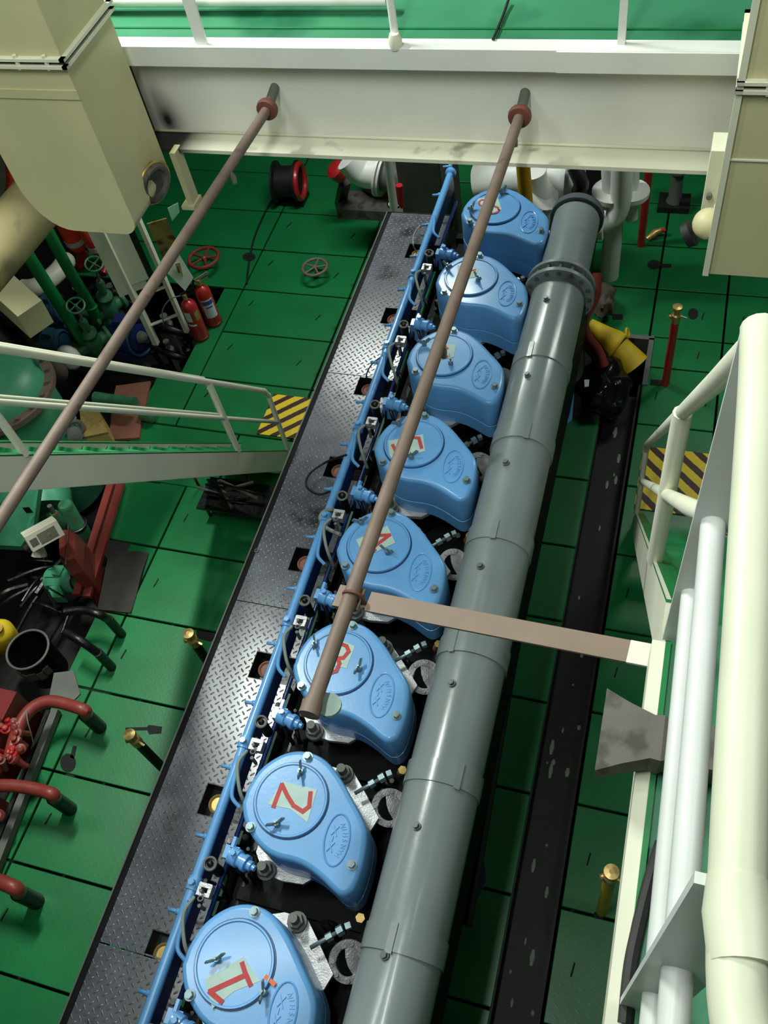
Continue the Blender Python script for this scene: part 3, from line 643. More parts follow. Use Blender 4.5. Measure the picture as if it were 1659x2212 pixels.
add('linkage_rods', q, m_black, fu)['kind'] = 'stuff'
vl = ['blue fuel valve beside the nearest cylinder cover'] + ['blue fuel valve on the rail side of the %s cylinder cover' % w for w in words[1:7]] + ['blue fuel valve on the rail side of the farthest cylinder cover']
vw = V(-1.59, 0, 1.40)
for i in range(8):
    loc = V(vw.x + .002 * i, CC[i].y - .25 + .001 * i, vw.z)
    if i == 0: fu.location = loc; fu['label'] = vl[0]
    else: dup(fu, loc, vl[i])
# cables looping on the walkway
for pp, m, r, l in (([(748, 983), (705, 998), (670, 1022), (662, 1050), (690, 1068), (720, 1055), (735, 1030)], m_rubber, .008, 'black hose looped on the walkway beside the fifth box'),
                ([(720, 1100), (700, 1105), (692, 1120), (705, 1140), (735, 1155)], m_cable, .012, 'grey hose bent over the blue rail by the fourth cover'),
                ([(938, 480), (910, 488), (895, 505), (893, 530), (902, 545)], m_cable, .006, 'thin grey wire arching over the far end of the walkway'),
                ([(828, 768), (805, 785), (793, 805), (790, 830)], m_rubber, .005, 'thin dark wire arching into a walkway box beside the sixth cover')):
    tag(add('hose_loop', MB().tube(curve([at(x, y, 1.36 if (k in (0, len(pp) - 1) and m is m_cable and r > .01) else (1.34 if k == 0 else (1.02 if k == len(pp) - 1 and r < .011 else 1.12 + (.2 if r > .01 else .03)))) for k, (x, y) in enumerate(pp)]), r, 8), m), l, 'hose')
# ------------------------------------------------------------------ walkway
XL, XI = -2.224, -1.70
wk = thing('engine_walkway', 'black chequer plate walkway alongside the engine', 'walkway', (-2.0, 2.6, ZW - .1))
def wy(px, py): return at(px, py, ZW).y
seams = [-1.2, wy(215, 2035), wy(505, 1295), wy(715, 805), wy(838, 458)]
boxes = [at(x, y, ZW).y for x, y in ((345, 2055), (462, 1730), (575, 1440), (655, 1210), (727, 1010), (795, 835), (850, 683), (903, 543))]
XB = at(455, 1735, ZW).x - .055
for y0, y1 in zip(seams[:-1], seams[1:]):
    ol = [(XL + .028, y0 + .003), (XI, y0 + .003)]
    for b_ in boxes:
        if y0 < b_ < y1:
            lo, hi = max(b_ - .085, y0 + .01), min(b_ + .085, y1 - .01); ol += [(XI, lo), (XB, lo), (XB, hi), (XI, hi)]
    ol += [(XI, y1 - .003), (XL + .028, y1 - .003)]
    add('plate', MB().prism(ol, ZW - .01, ZW), m_walk, wk)
add('side_beam', MB().bb(XL - .006, XL + .028, -1.2, seams[-1], ZW - .12, ZW - .006), m_block, wk)
add('edge_bead', MB().bb(XL - .014, XL - .006, -1.2, seams[-1], ZW - .008, ZW + .004), m_concrete, wk)
add('inner_beam', MB().bb(XI, XI + .012, -1.2, seams[-1], ZW - .25, ZW - .06), m_black, wk)
add('end_plate', MB().bb(XL, XI, seams[-1], seams[-1] + .01, ZW - .12, ZW), m_black, wk)
for y in (-.6, .9, 2.4, 3.9, 5.4): add('support_leg', MB().bb(XL + .1, XL + .16, y - .03, y + .03, 0, ZW - .01), m_black, wk)
p = at(555, 1190, ZW); add('edge_ring', MB().torus((p.x, p.y, ZW + .004), (0, 0, 1), .012, .004, 16, 6), m_concrete, wk)
for i, b_ in enumerate(boxes):
    q = MB(); d = .10
    q.bb(XB - .004, XI, b_ - .088, b_ - .080, ZW - d, ZW - .001); q.bb(XB - .004, XI, b_ + .080, b_ + .088, ZW - d, ZW - .001); q.bb(XB - .006, XB + .002, b_ - .088, b_ + .088, ZW - d, ZW - .001); q.bb(XB, XI, b_ - .088, b_ + .088, ZW - d - .008, ZW - d)
    bx_ = add('recess_box', q, m_black, wk)
    m = m_brass if i in (0, 1, 7) else m_wood
    c = (XB + .085, b_ - .005, ZW - d); add('filler_cap', MB().lathe([(.045, 0), (.045, .05), (.052, .052), (.052, .075), (.043, .08), (.036, .07), (.012, .07), (.012, .08), (0, .08)], c, (0, 0, 1), 18), m, bx_)
# ------------------------------------------------------------------ exhaust pipe
XP, ZP, RP = -.675, 1.50, .172
ex = thing('exhaust_pipe', 'fat grey lagged exhaust pipe running along the right of the covers', 'pipe', (XP, 2.4, 1.2))
by = [-1.6, .57 - .03, 1.255, 1.90, 2.56, 3.24, 3.86, 4.52]
for i, (y0, y1) in enumerate(zip(by[:-1], by[1:])):
    r = RP + (.002 if i % 2 else 0)
    sec = add('section', MB().tube([V(XP, y0, ZP), V(XP, (y0 + y1) / 2, ZP), V(XP, y1, ZP)], r, 40), m_grey, ex)
    if i:
        q = MB(); q.lathe([(RP, -.001), (RP + .009, 0), (RP + .009, .105), (RP, .106)], (XP, y0 - .05, ZP), (0, 1, 0), 44); add('strap', q, m_grey, sec)
        a = math.radians((100, 62, 118, 95, 80, 110)[(i - 1) % 6]); c0 = V(XP + math.cos(a) * (RP + .012), y0 + .0, ZP + math.sin(a) * (RP + .012))
        q = MB(); q.box(c0, (.005, .12, .03), rot=Matrix.Rotation(-(a), 3, 'Y')); add('strap_lock', q, m_grey, sec)
    a = math.radians(104); yb = (y0 + y1) / 2 + (.1 if i else 1.0); n = V(math.cos(a), 0, math.sin(a)); c0 = V(XP, yb, ZP) + n * (RP - .002)
    q = MB(); q.cyl(c0, c0 + n * .012, .020, n=14); q.hexn(c0 + n * .012, n, .014, .014); add('screw', q, m_grey_dk, sec)
q = MB(); q.lathe([(.155, 0), (.226, 0), (.226, .028), (.158, .028)], (XP, 4.50, ZP), (0, 1, 0), 40); q.lathe([(.155, 0), (.222, 0), (.222, .026), (.158, .026)], (XP, 4.585, ZP), (0, 1, 0), 40); q.lathe([(.165, 0), (.165, .07)], (XP, 4.52, ZP), (0, 1, 0), 36)
fl = add('flange', q, m_grey, ex)
for k in range(16):
    t = 2 * math.pi * k / 16; p = V(XP + .198 * math.cos(t), 4.49, ZP + .198 * math.sin(t)); add('flange_bolt', MB().hexn(p, (0, 1, 0), .014, .14), m_grey_dk, fl)
add('end_section', MB().tube([V(XP, 4.6, ZP), V(XP, 5.30, ZP)], .158, 36), m_grey, ex)
add('end_rim', MB().lathe([(.15, 0), (.182, 0), (.182, .05), (.174, .062), (.13, .062), (.11, .02)], (XP, 5.27, ZP), (0, 1, 0), 40), m_grey_dk, ex)
for y in (.9, 2.2, 3.6): add('saddle', MB().bb(XP - .03, XP + .03, y - .03, y + .03, 1.12, ZP - .165), m_block, ex)
# starboard flank of the engine
add('air_receiver_trunk', MB().bb(-.95, -.56, -1.4, 5.4, .55, 1.12), m_block, eng)
# ================================================================== LOOSE THINGS AND MACHINERY
def handwheel_mb(c, R, r, axis=(0, 0, 1), spokes=5, dish=.0):
    c = Vector(c); a = Vector(axis).normalized(); u, v, _ = frame(a)
    rim = MB().torus(c, a, R, r, 28, 8); sp = []
    for k in range(spokes):
        t = 2 * math.pi * k / spokes + .3; d = u * math.cos(t) + v * math.sin(t); sp.append(MB().tube([c - a * dish + d * (R * .12), c - a * dish * .5 + d * (R * .6), c + d * R], [r * .75, r * .6, r * .7], 8))
    hub = MB().lathe([(R * .2, -r * 1.2 - dish), (R * .2, r * .6 - dish), (R * .1, r * 1.4 - dish)], c, a, 14)
    return rim, sp, hub
def handwheel(name, label, c, R, r, m, zfloor=0, cat='handwheel'):
    root = thing(name, label, cat, (c[0], c[1], zfloor)); rim, sp, hub = handwheel_mb(c, R, r)
    add('rim', rim, m, root); [add('spoke', s, m, root) for s in sp]; add('hub', hub, m, root)
    add('stem', MB().cyl((c[0], c[1], zfloor), (c[0], c[1], c[2] + .01), .016, n=8), m_concrete, root); return root
handwheel('valve_handwheel', 'red valve handwheel over the floor behind the fire extinguishers', at(440, 557, .14), .145, .018, m_redbrown)
handwheel('valve_handwheel', 'grey brown valve handwheel standing alone on the green floor', at(680, 577, .13), .115, .014, m_rod)
def fhole(pts, name='floor_hole'):
    q = MB(); P = [at(x, y, 0) for x, y in pts]; q.prism([(p.x, p.y) for p in P], -.006, .0035); add(name, q, ms_slot, floor)
def oval(cx, cy, rx_, ry_, n=14): return [(cx + rx_ * math.cos(2 * math.pi * i / n), cy + ry_ * math.sin(2 * math.pi * i / n)) for i in range(n)]
fhole(oval(538, 555, 14, 9)); fhole(oval(1413, 572, 15, 10)); fhole([(1428, 570), (1450, 571), (1450, 577), (1428, 578)]); fhole([(1322, 679), (1345, 679), (1346, 690), (1323, 690)])
fhole(oval(147, 1648, 17, 20)); fhole([(152, 1636), (158, 1611), (166, 1612), (160, 1640)]); fhole([(270, 1572), (318, 1571), (322, 1566), (350, 1570), (348, 1584), (322, 1586), (318, 1577), (272, 1578)])
fhole([(1405, 820), (1432, 822), (1430, 834), (1404, 832)]); fhole([(1284, 1970), (1306, 1971), (1302, 1985), (1282, 1982)]); fhole(oval(1497, 678, 11, 12)); fhole([(1462, 655), (1475, 665), (1473, 670), (1460, 660)])
fhole([(425, 1360), (470, 1372), (455, 1386), (425, 1378)])
# ------------------------------------------------------------------ fire extinguishers and notice stand
def extinguisher(label, p, tilt, worn):
    root = thing('fire_extinguisher', label, 'extinguisher', p, 'red fire extinguishers by the notice stand'); x, y, z = p
    add('cylinder', MB().lathe([(.066, 0), (.070, .012), (.070, .37), (.064, .405), (.045, .432), (.022, .445), (.022, .46)], p, (0, 0, 1), 24), m_red, root)
    add('foot_ring', MB().lathe([(.071, -.0), (.074, .004), (.074, .03), (.071, .032)], p, (0, 0, 1), 24), m_reddk, root)
    q = MB(); q.cyl((x, y, .455), (x, y, .50), .020, n=12); q.box((x, y, .505), (.035, .035, .02)); add('valve_head', q, m_brass, root)
    q = MB(); d = V(.75, .5, 0).normalized(); q.bar(V(x, y, .52) - d * .03, V(x, y, .555) + d * .10, .022, .010, side=(0, 0, 1)); q.bar(V(x, y, .50), V(x, y, .505) + d * .09, .020, .008, side=(0, 0, 1)); add('lever', q, m_black if worn else m_steel, root)
    add('discharge_hose', MB().tube(curve([V(x - .02, y, .50), V(x - .07, y + .02, .47), V(x - .085, y - .01, .36), V(x - .075, y - .02, .22)] if not worn else [V(x - .02, y - .01, .51), V(x - .13, y - .04, .48), V(x - .24, y - .06, .36), V(x - .30, y - .06, .18)]), .010 if not worn else .006, 8), m_rubber if not worn else m_cable, root)
    def wrap(z0, z1, a0, a1, r):
        q = MB(); n = 10; q.rings([[V(x + r * math.cos(a0 + (a1 - a0) * i / n), y + r * math.sin(a0 + (a1 - a0) * i / n), zz) for i in range(n + 1)] for zz in (z0, z1)], closed=False, cap0=False, cap1=False); return q
    if not worn:
        lb = add('label_sticker', wrap(.12, .33, -1.7, -.1, .0712), m_label, root); add('label_band', wrap(.27, .315, -1.65, -.15, .0718), m_labelb, lb); add('label_text_block', wrap(.235, .25, -1.3, -.4, .0718), m_labelb, lb)
    else:
        add('label_sticker', wrap(.25, .36, -2.1, -1.2, .0712), m_label, root); add('torn_sticker', wrap(.20, .22, -2.0, -.9, .0712), m_paper, root); add('side_sticker', wrap(.25, .35, -.7, -.1, .0712), m_brass, root)
    return root
extinguisher('red fire extinguisher with a large white and blue label, right of the pair', at(464, 697, 0), 0, False)
extinguisher('scuffed red fire extinguisher with torn stickers, left of the pair', at(436, 728, 0), 0, True)
A = at(338, 742, 0); B = at(404, 716, 0); up = V(0, 0, 1)
ns = thing('notice_stand', 'cream steel stand with stained panel and notice board behind the extinguishers', 'stand', A)
dAB = (B - A).normalized(); nf = V(dAB.y, -dAB.x, 0)
def sp(s, z): return A + dAB * s + up * z
L_ = (B - A).length
add('post', MB().bar(sp(0, 0), sp(0, 1.42), .05, .05), m_creamw, ns); add('post', MB().bar(sp(L_, 0), sp(L_, 1.42), .04, .04), m_creamw, ns)
add('side_panel', MB().bar(sp(.02, .62), sp(.02, 1.42), .012, .26, side=nf), m_creamw, ns)
add('door_panel', MB().bar(sp(.10, .70) + nf * .01, sp(.10, 1.45) + nf * .01, .012, .16, side=nf), m_creamw, ns)
for z in (.22, .55): add('cross_bar', MB().bar(sp(0, z), sp(L_, z), .03, .012), m_creamw, ns)
add('dark_gap', MB().bar(sp(.21, .62) - nf * .0, sp(.21, 1.42), .012, .05, side=nf), m_black, ns)
pan = [at(318, 484, 1.35), at(360, 472, 1.38), at(392, 548, 1.02), at(352, 558, 1.0)]
add('stained_panel', MB().rings([[p for p in pan], [p - nf * .012 for p in pan]], smooth=False), M('stained_yellow_panel', (170, 142, 84), .6, var=.3, scale=6, dirt=(90, 66, 34), dscale=9, damt=.52), ns)
pan = [at(358, 584, .92), at(385, 545, 1.02), at(416, 596, .78), at(398, 624, .70)]
cd = add('notice_card', MB().rings([[p + nf * .03 for p in pan], [p + nf * .022 for p in pan]], smooth=False), m_paper, ns)
pan = [at(376, 565, .97), at(386, 561, .98), at(394, 592, .83), at(383, 596, .82)]
add('printed_field', MB().rings([[p + nf * .034 for p in pan], [p + nf * .0315 for p in pan]], smooth=False), M('pale_yellow_print', (220, 222, 170), .6), cd)
pan = [at(379.5, 571, .95), at(382, 570, .95), at(387, 583, .88), at(383, 584.5, .88)]
add('printed_extinguisher', MB().rings([[p + nf * .037 for p in pan], [p + nf * .035 for p in pan]], smooth=False), m_red, cd)
pan = [at(362, 450, 1.40), at(385, 438, 1.40), at(388, 458, 1.32), at(372, 478, 1.28)]
add('green_notice', MB().rings([[p for p in pan], [p - nf * .006 for p in pan]], smooth=False), M('mint_card', (150, 206, 172), .6), ns)
tl = thing('hand_broom', 'dark headed cleaning tool leaning on the cream notice stand', 'broom', at(335, 700, 0))
p0 = at(327, 610, .55); p1 = at(296, 540, .98); add('handle', MB().cyl(p0, p1, .016, n=8), m_creamw, tl); add('head', MB().tube([p1, at(291, 520, 1.06), at(287, 508, 1.12)], [.018, .032, .024], 8), m_rubber, tl)
# ------------------------------------------------------------------ person in orange coverall
pz = 0.0; F1 = at(236, 572, pz); F2 = at(184, 562, pz)
pr_ = thing('person', 'person in orange coverall with silver leg bands, mostly hidden behind the left duct', 'person', (F1 + F2) / 2)
def skinned(name, verts, edges, radii, mat, parent, sub=2):
    org = ORG[parent.name]; me = bpy.data.meshes.new(name); me.from_pydata([tuple(Vector(v) - org) for v in verts], edges, []); o = bpy.data.objects.new(name, me); COL.objects.link(o); o.parent = parent
    sk = o.modifiers.new('skin', 'SKIN'); me.skin_vertices.new() if not me.skin_vertices else None
    for i, r in enumerate(radii): me.skin_vertices[0].data[i].radius = (r, r) if not isinstance(r, tuple) else r; me.skin_vertices[0].data[i].use_root = (i == 0)
    sk.use_smooth_shade = True; s = o.modifiers.new('sub', 'SUBSURF'); s.levels = sub; s.render_levels = sub; me.materials.append(mat); ORG[o.name] = org; return o
hip = (F1 + F2) / 2 + V(-.02, .10, .90); hl = hip + V(-.10, .04, -.02); hr = hip + V(.10, -.04, -.02)
k2 = F2 + V(.02, -.02, .48); k1 = F1 + V(-.02, -.03, .48); ch = hip + V(-.06, -.02, .42); nk = ch + V(-.04, -.02, .18); sl = ch + V(-.02, .17, .10); sr = ch + V(-.10, -.19, .06)
er = sr + V(-.08, -.10, -.26); hnr = er + V(-.14, -.06, -.22); el = sl + V(-.12, .04, -.26); hnl = el + V(-.14, -.06, -.20)
body = skinned('coverall', [hip, ch, nk, hl, k2, F2 + V(0, 0, .10), hr, k1, F1 + V(0, 0, .10), sl, el, hnl, sr, er, hnr], [(0, 1), (1, 2), (0, 3), (3, 4), (4, 5), (0, 6), (6, 7), (7, 8), (1, 9), (9, 10), (10, 11), (1, 12), (12, 13), (13, 14)], [.17, .19, .08, .14, .115, .095, .14, .115, .095, .09, .06, .05, .09, .06, .05], m_orange, pr_)
hd = nk + V(-.10, -.03, .12); head = add('head', MB().sphere(hd, .10, 16, 12, (.9, 1.05, 1.15)), m_skin, pr_); add('hair', MB().sphere(hd + V(.02, .01, .03), .105, 16, 10, (.95, 1.05, 1.05)), m_hair, head)
q = MB(); q.sphere(hd + V(-.095, -.02, -.01), .018, 8, 6); add('nose', q, m_skin, head)
for F, k in ((F1, k1), (F2, k2)):
    p = F.lerp(k, .55); add('reflective_band', MB().cyl(p - V(0, 0, .028), p + V(0, 0, .028), .100, .103, n=16), m_reflect, pr_)
    add('boot', MB().tube([F + V(.0, .04, .05), F + V(0, -.01, .055), F + V(.02, -.10, .045), F + V(.03, -.17, .035)], [.05, .058, .048, .03], 10), m_red, pr_)
for hh in (hnr, hnl):
    ha = add('hand', MB().tube([hh, hh + V(-.03, -.01, -.04), hh + V(-.05, -.02, -.08)], [.03, .042, .03], 8), m_skin, pr_)
    for k in range(4): add('finger', MB().tube([hh + V(-.05, -.035 + .02 * k, -.075), hh + V(-.065, -.037 + .021 * k, -.115), hh + V(-.06, -.036 + .02 * k, -.145)], [.009, .009, .007], 6), m_skin, ha)
    add('thumb', MB().tube([hh + V(-.02, -.045, -.04), hh + V(-.03, -.065, -.075), hh + V(-.04, -.06, -.10)], [.011, .010, .008], 6), m_skin, ha)
    add('cuff_band', MB().cyl(hh + V(.02, .01, .03), hh + V(.005, 0, .0), .054, n=14), m_reflect, pr_)
# ------------------------------------------------------------------ pump well at left
tag(add('riser_pipe', MB().tube(curve([at(45, 528, 1.55), at(112, 632, .9), at(172, 726, .3), at(186, 748, .08), at(205, 772, -.1)]), .052, 14), m_gpipe), 'green vertical riser pipe left of its twin above the pump valves', 'pipe')
rp = thing('riser_pipe', 'green vertical riser pipe ending in a bend, right of its twin', 'pipe', at(206, 700, 0))
add('pipe', MB().tube(curve([at(98, 490, 1.55), at(150, 585, .95), at(193, 655, .45), at(207, 685, .22), at(210, 706, .02)]), .048, 14), m_gpipe, rp)
add('joint_flange', MB().torus(at(196, 663, .40), (0, .2, 1), .05, .012, 18, 8), m_gpipe, rp); add('base_flange', MB().lathe([(.05, 0), (.085, 0), (.085, .02), (.05, .02)], at(211, 712, -.02), (0, .2, 1), 18), m_valve, rp)
def gvalve(label, top, bot, wr, m=None):
    m = m or m_valve; T = Vector(top); Bm = Vector(bot); root = thing('globe_valve', label, 'valve', (Bm.x, Bm.y, Bm.z)); a = (T - Bm); L = a.length; a.normalize()
    add('body', MB().lathe([(.07, 0), (.10, .01), (.10, .035), (.065, .05), (.085, L * .22), (.085, L * .36), (.05, L * .42), (.075, L * .46), (.075, L * .5), (.035, L * .54), (.04, L * .7), (.026, L * .74)], Bm, a, 16), m, root)
    add('yoke', MB().tube([Bm + a * (L * .72), Bm + a * (L * .9), T], [.014, .012, .012], 8), m_concrete, root)
    rim, spk, hub = handwheel_mb(T, wr, .010, a, 4); w = add('rim', rim, m, root); add('hub', hub, m, root); [add('spoke', s, m, root) for s in spk]
    u, v, _ = frame(a); c = Bm + a * (L * .28); add('side_flange', MB().lathe([(.06, .06), (.06, .14), (.09, .14), (.09, .17), (.03, .17)], c, u, 16), m, root); add('side_flange', MB().lathe([(.06, .06), (.06, .14), (.09, .14), (.09, .17), (.03, .17)], c, -u, 16), m, root)
    return root
gvalve('green globe valve with a small wheel between the riser pipes and the cream stand', at(203, 570, .85), at(245, 700, -.05), .075)
gvalve('rusty green globe valve between the two riser pipes', at(163, 660, .75), at(215, 770, -.1), .075)
def motor(name, label, c0, c1, R, m, ribs=True, fan=True, group=None):
    c0 = Vector(c0); c1 = Vector(c1); a = (c1 - c0); L = a.length; a.normalize(); root = thing(name, label, 'motor', (c0.x, c0.y, min(c0.z, c1.z) - R), group); u, v, _ = frame(a)
    add('casing', MB().lathe([(R * .35, 0), (R * .95, .0), (R, L * .06), (R, L * .70), (R * .97, L * .72)], c0, a, 24), m, root)
    if ribs:
        for k in range(10):
            t = 2 * math.pi * k / 10; d = u * math.cos(t) + v * math.sin(t); add('cooling_fin', MB().bar(c0 + a * (L * .1) + d * (R * 1.03), c0 + a * (L * .66) + d * (R * 1.03), .01, R * .14, side=a.cross(d)), m, root)
    if fan: fc = add('fan_cover', MB().lathe([(R * 1.06, L * .72), (R * 1.06, L * .94), (R * .9, L), (R * .2, L)], c0, a, 24), m, root); add('cover_ring', MB().torus(c0 + a * L, a, R * .82, .008, 24, 6), m_black, fc)
    add('shaft', MB().cyl(c0 - a * .1, c0, R * .2, n=10), m_concrete, root)
    q = MB(); zb = min(c0.z, c1.z) - R * 1.15; mid = (c0 + c1) / 2; q.box((mid.x, mid.y, mid.z + R * 1.1), (R * .7, R * .7, R * .45)); add('terminal_box', q, m, root)
    add('foot', MB().box((mid.x, mid.y, mid.z - R * 1.05), (R * 1.5, R * 1.3, R * .3)), m, root); return root
mt = motor('pump_motor', 'navy blue pump motor with an open round end below the extinguishers', at(258, 722, .0), at(300, 728, .02), .17, m_navy)
e0 = at(300, 728, .02); add('end_hoop', MB().torus(e0 + V(.01, 0, 0), (1, -.1, .15), .17, .012, 28, 8), m_teal, mt); add('end_boss', MB().lathe([(.02, 0), (.06, .0), (.05, .04), (.02, .06)], e0 + V(.02, 0, 0), (1, -.1, .15), 16), m_concrete, mt)
motor('pump_motor', 'dark teal pump motor left of the green riser pipes', at(95, 672, .1), at(135, 665, .12), .13, m_teal)
motor('pump_motor', 'dark teal motor half hidden behind the upper left stair rail', at(100, 745, .0), at(140, 742, .02), .13, m_teal)
motor('pump_motor', 'blackish blue motor beside the cream notice stand', at(262, 602, .2), at(292, 606, .24), .13, m_teal)
q = thing('pipe_flange_pair', 'pair of green pipe flanges in the pump well', 'flange', at(250, 715, -.3)); c = at(250, 692, .05); ax = V(1, -.15, .1)
add('flange', MB().lathe([(.05, 0), (.11, 0), (.11, .03), (.05, .03)], c, ax, 22), m_valve, q); add('flange', MB().lathe([(.05, 0), (.11, 0), (.11, .03), (.05, .03)], c + V(-.07, .01, 0), ax, 22), m_valve, q); add('pipe', MB().cyl(c + V(-.35, .05, 0), c + V(.22, -.03, .02), .055, n=16), m_valve, q)
lf = thing('lifeboat_tarp_bundle', 'cream rolled canvas bundle lying behind the green risers', 'bundle', at(90, 600, 0)); add('roll', MB().tube(curve([at(55, 625, .15), at(85, 618, .2), at(120, 592, .22), at(150, 555, .22)]), [.10] + [.09] * 17 + [.06], 12), m_creamw, lf); add('tie_cord', MB().torus(at(92, 612, .2), (1, .6, .1), .097, .01, 18, 6), m_rubber, lf)
for k, (x, y, z, R, m, l) in enumerate(((30, 700, .1, .10, m_black, 'black pipe bundle at the far left above the stairs'), (345, 705, -.1, .07, m_black, 'black valve cluster behind the left fire extinguisher'), (350, 760, -.2, .06, m_black, 'black pipe fittings at the floor edge below the extinguishers'), (230, 640, -.1, .08, m_black, 'black pump casing among the green valves'))):
    c = at(x, y, z); q = thing('pipe_manifold', l, 'pipework', (c.x, c.y, -.6))
    add('trunk', MB().tube(curve([c + V(-.35, .1, -.1), c + V(-.1, .02, .02), c + V(.15, -.03, .0), c + V(.3, .05, -.15)]), R * .55, 12), m, q)
    for j in range(4):
        p = c + V(-.25 + .16 * j, .03 * j - .03, -.02); add('branch', MB().lathe([(R * .4, -.5), (R * .4, .0), (R * .75, .01), (R * .75, .04), (R * .3, .05), (R * .3, .12), (R * .5, .13), (R * .5, .15)], p, (.1 * (j - 1.5), -.05, 1), 12), m if j % 2 else m_concrete, q)
# small tank with bolted dome
c = at(-12, 838, .75); tk = thing('pressure_tank', 'pale green domed tank with a bolted flange cut by the left edge', 'tank', (c.x, c.y, -.62))
add('shell', MB().lathe([(.40, -1.3), (.40, -.10), (.40, -.06)], c, (0, 0, 1), 36), m_pump, tk); add('dome', MB().lathe([(.40, -.02), (.385, .04), (.33, .11), (.24, .16), (.12, .19), (.02, .195)], c, (0, 0, 1), 36), m_pump, tk)
fg = add('bolted_flange', MB().lathe([(.38, -.07), (.475, -.07), (.475, -.02), (.40, -.02)], c, (0, 0, 1), 36), m_rod, tk)
for k in range(20): t = 2 * math.pi * k / 20; add('flange_nut', MB().hexn(c + V(.44 * math.cos(t), .44 * math.sin(t), -.02), (0, 0, 1), .020, .025), m_rod, fg)
# boards, brass box and plate beside the ladder
for pts, l in (([(248, 828), (322, 818), (308, 885), (238, 872)], 'reddish brown board above its twin beside the left stairs'), ([(238, 888), (304, 892), (298, 940), (232, 945)], 'reddish brown board lying nearer the green stair edge')):
    P = [at(x, y, .06) for x, y in pts]; tag(add('board', MB().prism([(p.x, p.y) for p in P], .002, .03), m_wood), l, 'board')
tag(add('green_roll', MB().tube([at(205, 858, .18), at(245, 864, .18), at(292, 870, .18)], .05, 14), m_valve), 'green hose roll lying across the brown boards', 'hose roll')
q = thing('fuel_can', 'grey green oval can lying beside the brown boards', 'can', at(316, 895, 0)); add('body', MB().lathe([(.045, 0), (.06, .01), (.06, .13), (.045, .14)], at(305, 893, .06), (1, -.1, 0), 18), m_valve, q); add('cap', MB().lathe([(.022, 0), (.022, .03)], at(318, 893, .06), (1, -.1, 0), 12), m_concrete, q)
P = [at(175, 880, .35), at(205, 872, .35), at(232, 935, .35), at(180, 945, .35)]
q = thing('oil_tray_box', 'stained brassy yellow box beside the left stairs', 'box', at(205, 920, -.2)); add('box', MB().prism([(p.x, p.y) for p in P], -.2, .34), M('stained_brass_yellow', (186, 158, 92), .5, var=.25, scale=8, dirt=(110, 84, 44), dscale=9, damt=.55), q); add('lid_lip', MB().prism([(p.x, p.y) for p in inset([V(p.x, p.y, 0) for p in P], -.01)], .34, .36), m_brass, q)
q = thing('perforated_bracket', 'grey steel plate with round holes under the left stair rail', 'bracket', at(110, 930, -.2)); P = [at(75, 880, .3), at(120, 868, .3), at(145, 935, .25), at(108, 965, .2)]
add('plate', MB().rings([P, [p - V(0, 0, .02) for p in P]], smooth=False), m_concrete, q)
for x, y in ((95, 893), (112, 910), (118, 883), (105, 925)): add('hole', MB().cyl(at(x, y, .262), at(x, y, .262) + V(0, 0, .03), .034, n=14), m_paper if x in (118, 105) else ms_slot, q)
q = thing('hanging_pulley', 'grey pulley block hanging beside the brass box', 'pulley', at(163, 930, .2)); add('block', MB().lathe([(.02, 0), (.06, .01), (.06, .07), (.02, .08)], at(160, 935, .40), (.6, -.6, .3), 18), m_concrete, q); add('sheave', MB().torus(at(163, 925, .42), (.6, -.6, .3), .06, .018, 18, 8), m_nozzle, q); add('hook', MB().tube(curve([at(163, 900, .44), at(162, 915, .42), at(170, 930, .40)]), .010, 8), m_concrete, q)
for (x, y, l) in ((150, 772, 'pale grey rag hanging under the upper left stair rail'), (120, 800, 'grey lump of machinery above the left stair mid rail')):
    c = at(x, y, .2); tag(add('rag', MB().sphere(c, .11, 12, 8, (1, .8, 1.2)), m_rag if x < 140 else m_paper), l, 'rag')
# well below the ladder, port side aft
q = thing('separator_machine', 'sea green machine with sloping panel below the left stairs', 'machine', at(30, 1130, -.6))
P = [at(-60, 1070, .6), at(85, 1040, .75), at(72, 1140, .45), at(45, 1180, .25), at(-60, 1175, .25)]
add('sloping_panel', MB().rings([P, [p - V(0, .0, .06) for p in P]], smooth=False), m_pump, q)
add('cone', MB().lathe([(.20, 0), (.20, .12), (.09, .34), (.05, .36)], at(100, 1095, .15), (-.3, .75, .35), 20), m_pump, q); add('body', MB().cyl(at(50, 1120, -.3), at(95, 1115, -.1), .2, n=20), m_pump, q); add('warning_plate', MB().box(at(60, 1102, .60), (.05, .004, .07), rz=.3), ms_slot, q)
c = at(166, 1135, .1); q = thing('oil_filter', 'grey green upright filter cylinder beside the red box', 'filter', (c.x, c.y, -.5)); add('cylinder', MB().lathe([(.075, -.5), (.075, .0), (.062, .02), (.062, .24), (.05, .26)], c, (0, .1, 1), 20), m_valve, q); add('clamp_ring', MB().torus(c + V(0, 0, .01), (0, .1, 1), .078, .012, 20, 8), m_black, q)
c = at(128, 1128, .1); q = thing('oil_filter', 'smaller grey green filter cylinder left of its twin', 'filter', (c.x, c.y, -.5)); add('cylinder', MB().lathe([(.045, -.5), (.045, .0), (.04, .1), (.03, .12)], c, (0, .1, 1), 16), m_valve, q); add('neck', MB().cyl(c + V(0, .01, .1), c + V(.0, .02, .2), .02, n=10), m_concrete, q)
P = [at(122, 1135, .40), at(150, 1134, .40), at(168, 1152, .40), at(166, 1215, .40), at(145, 1222, .40), at(122, 1205, .40)]
q = thing('gear_housing', 'brick red gear housing with sloped sides in the left well', 'housing', at(145, 1190, -.5)); add('casing', MB().rings([[p - V(0, 0, .9) for p in P], [p - V(0, 0, .12) for p in P], [p.lerp(sum(P, V(0, 0, 0)) / 6, .25) for p in P]], smooth=False), m_redbrown, q); add('ridge', MB().bar(at(148, 1136, .41), at(142, 1220, .41), .01, .01), m_rust, q)
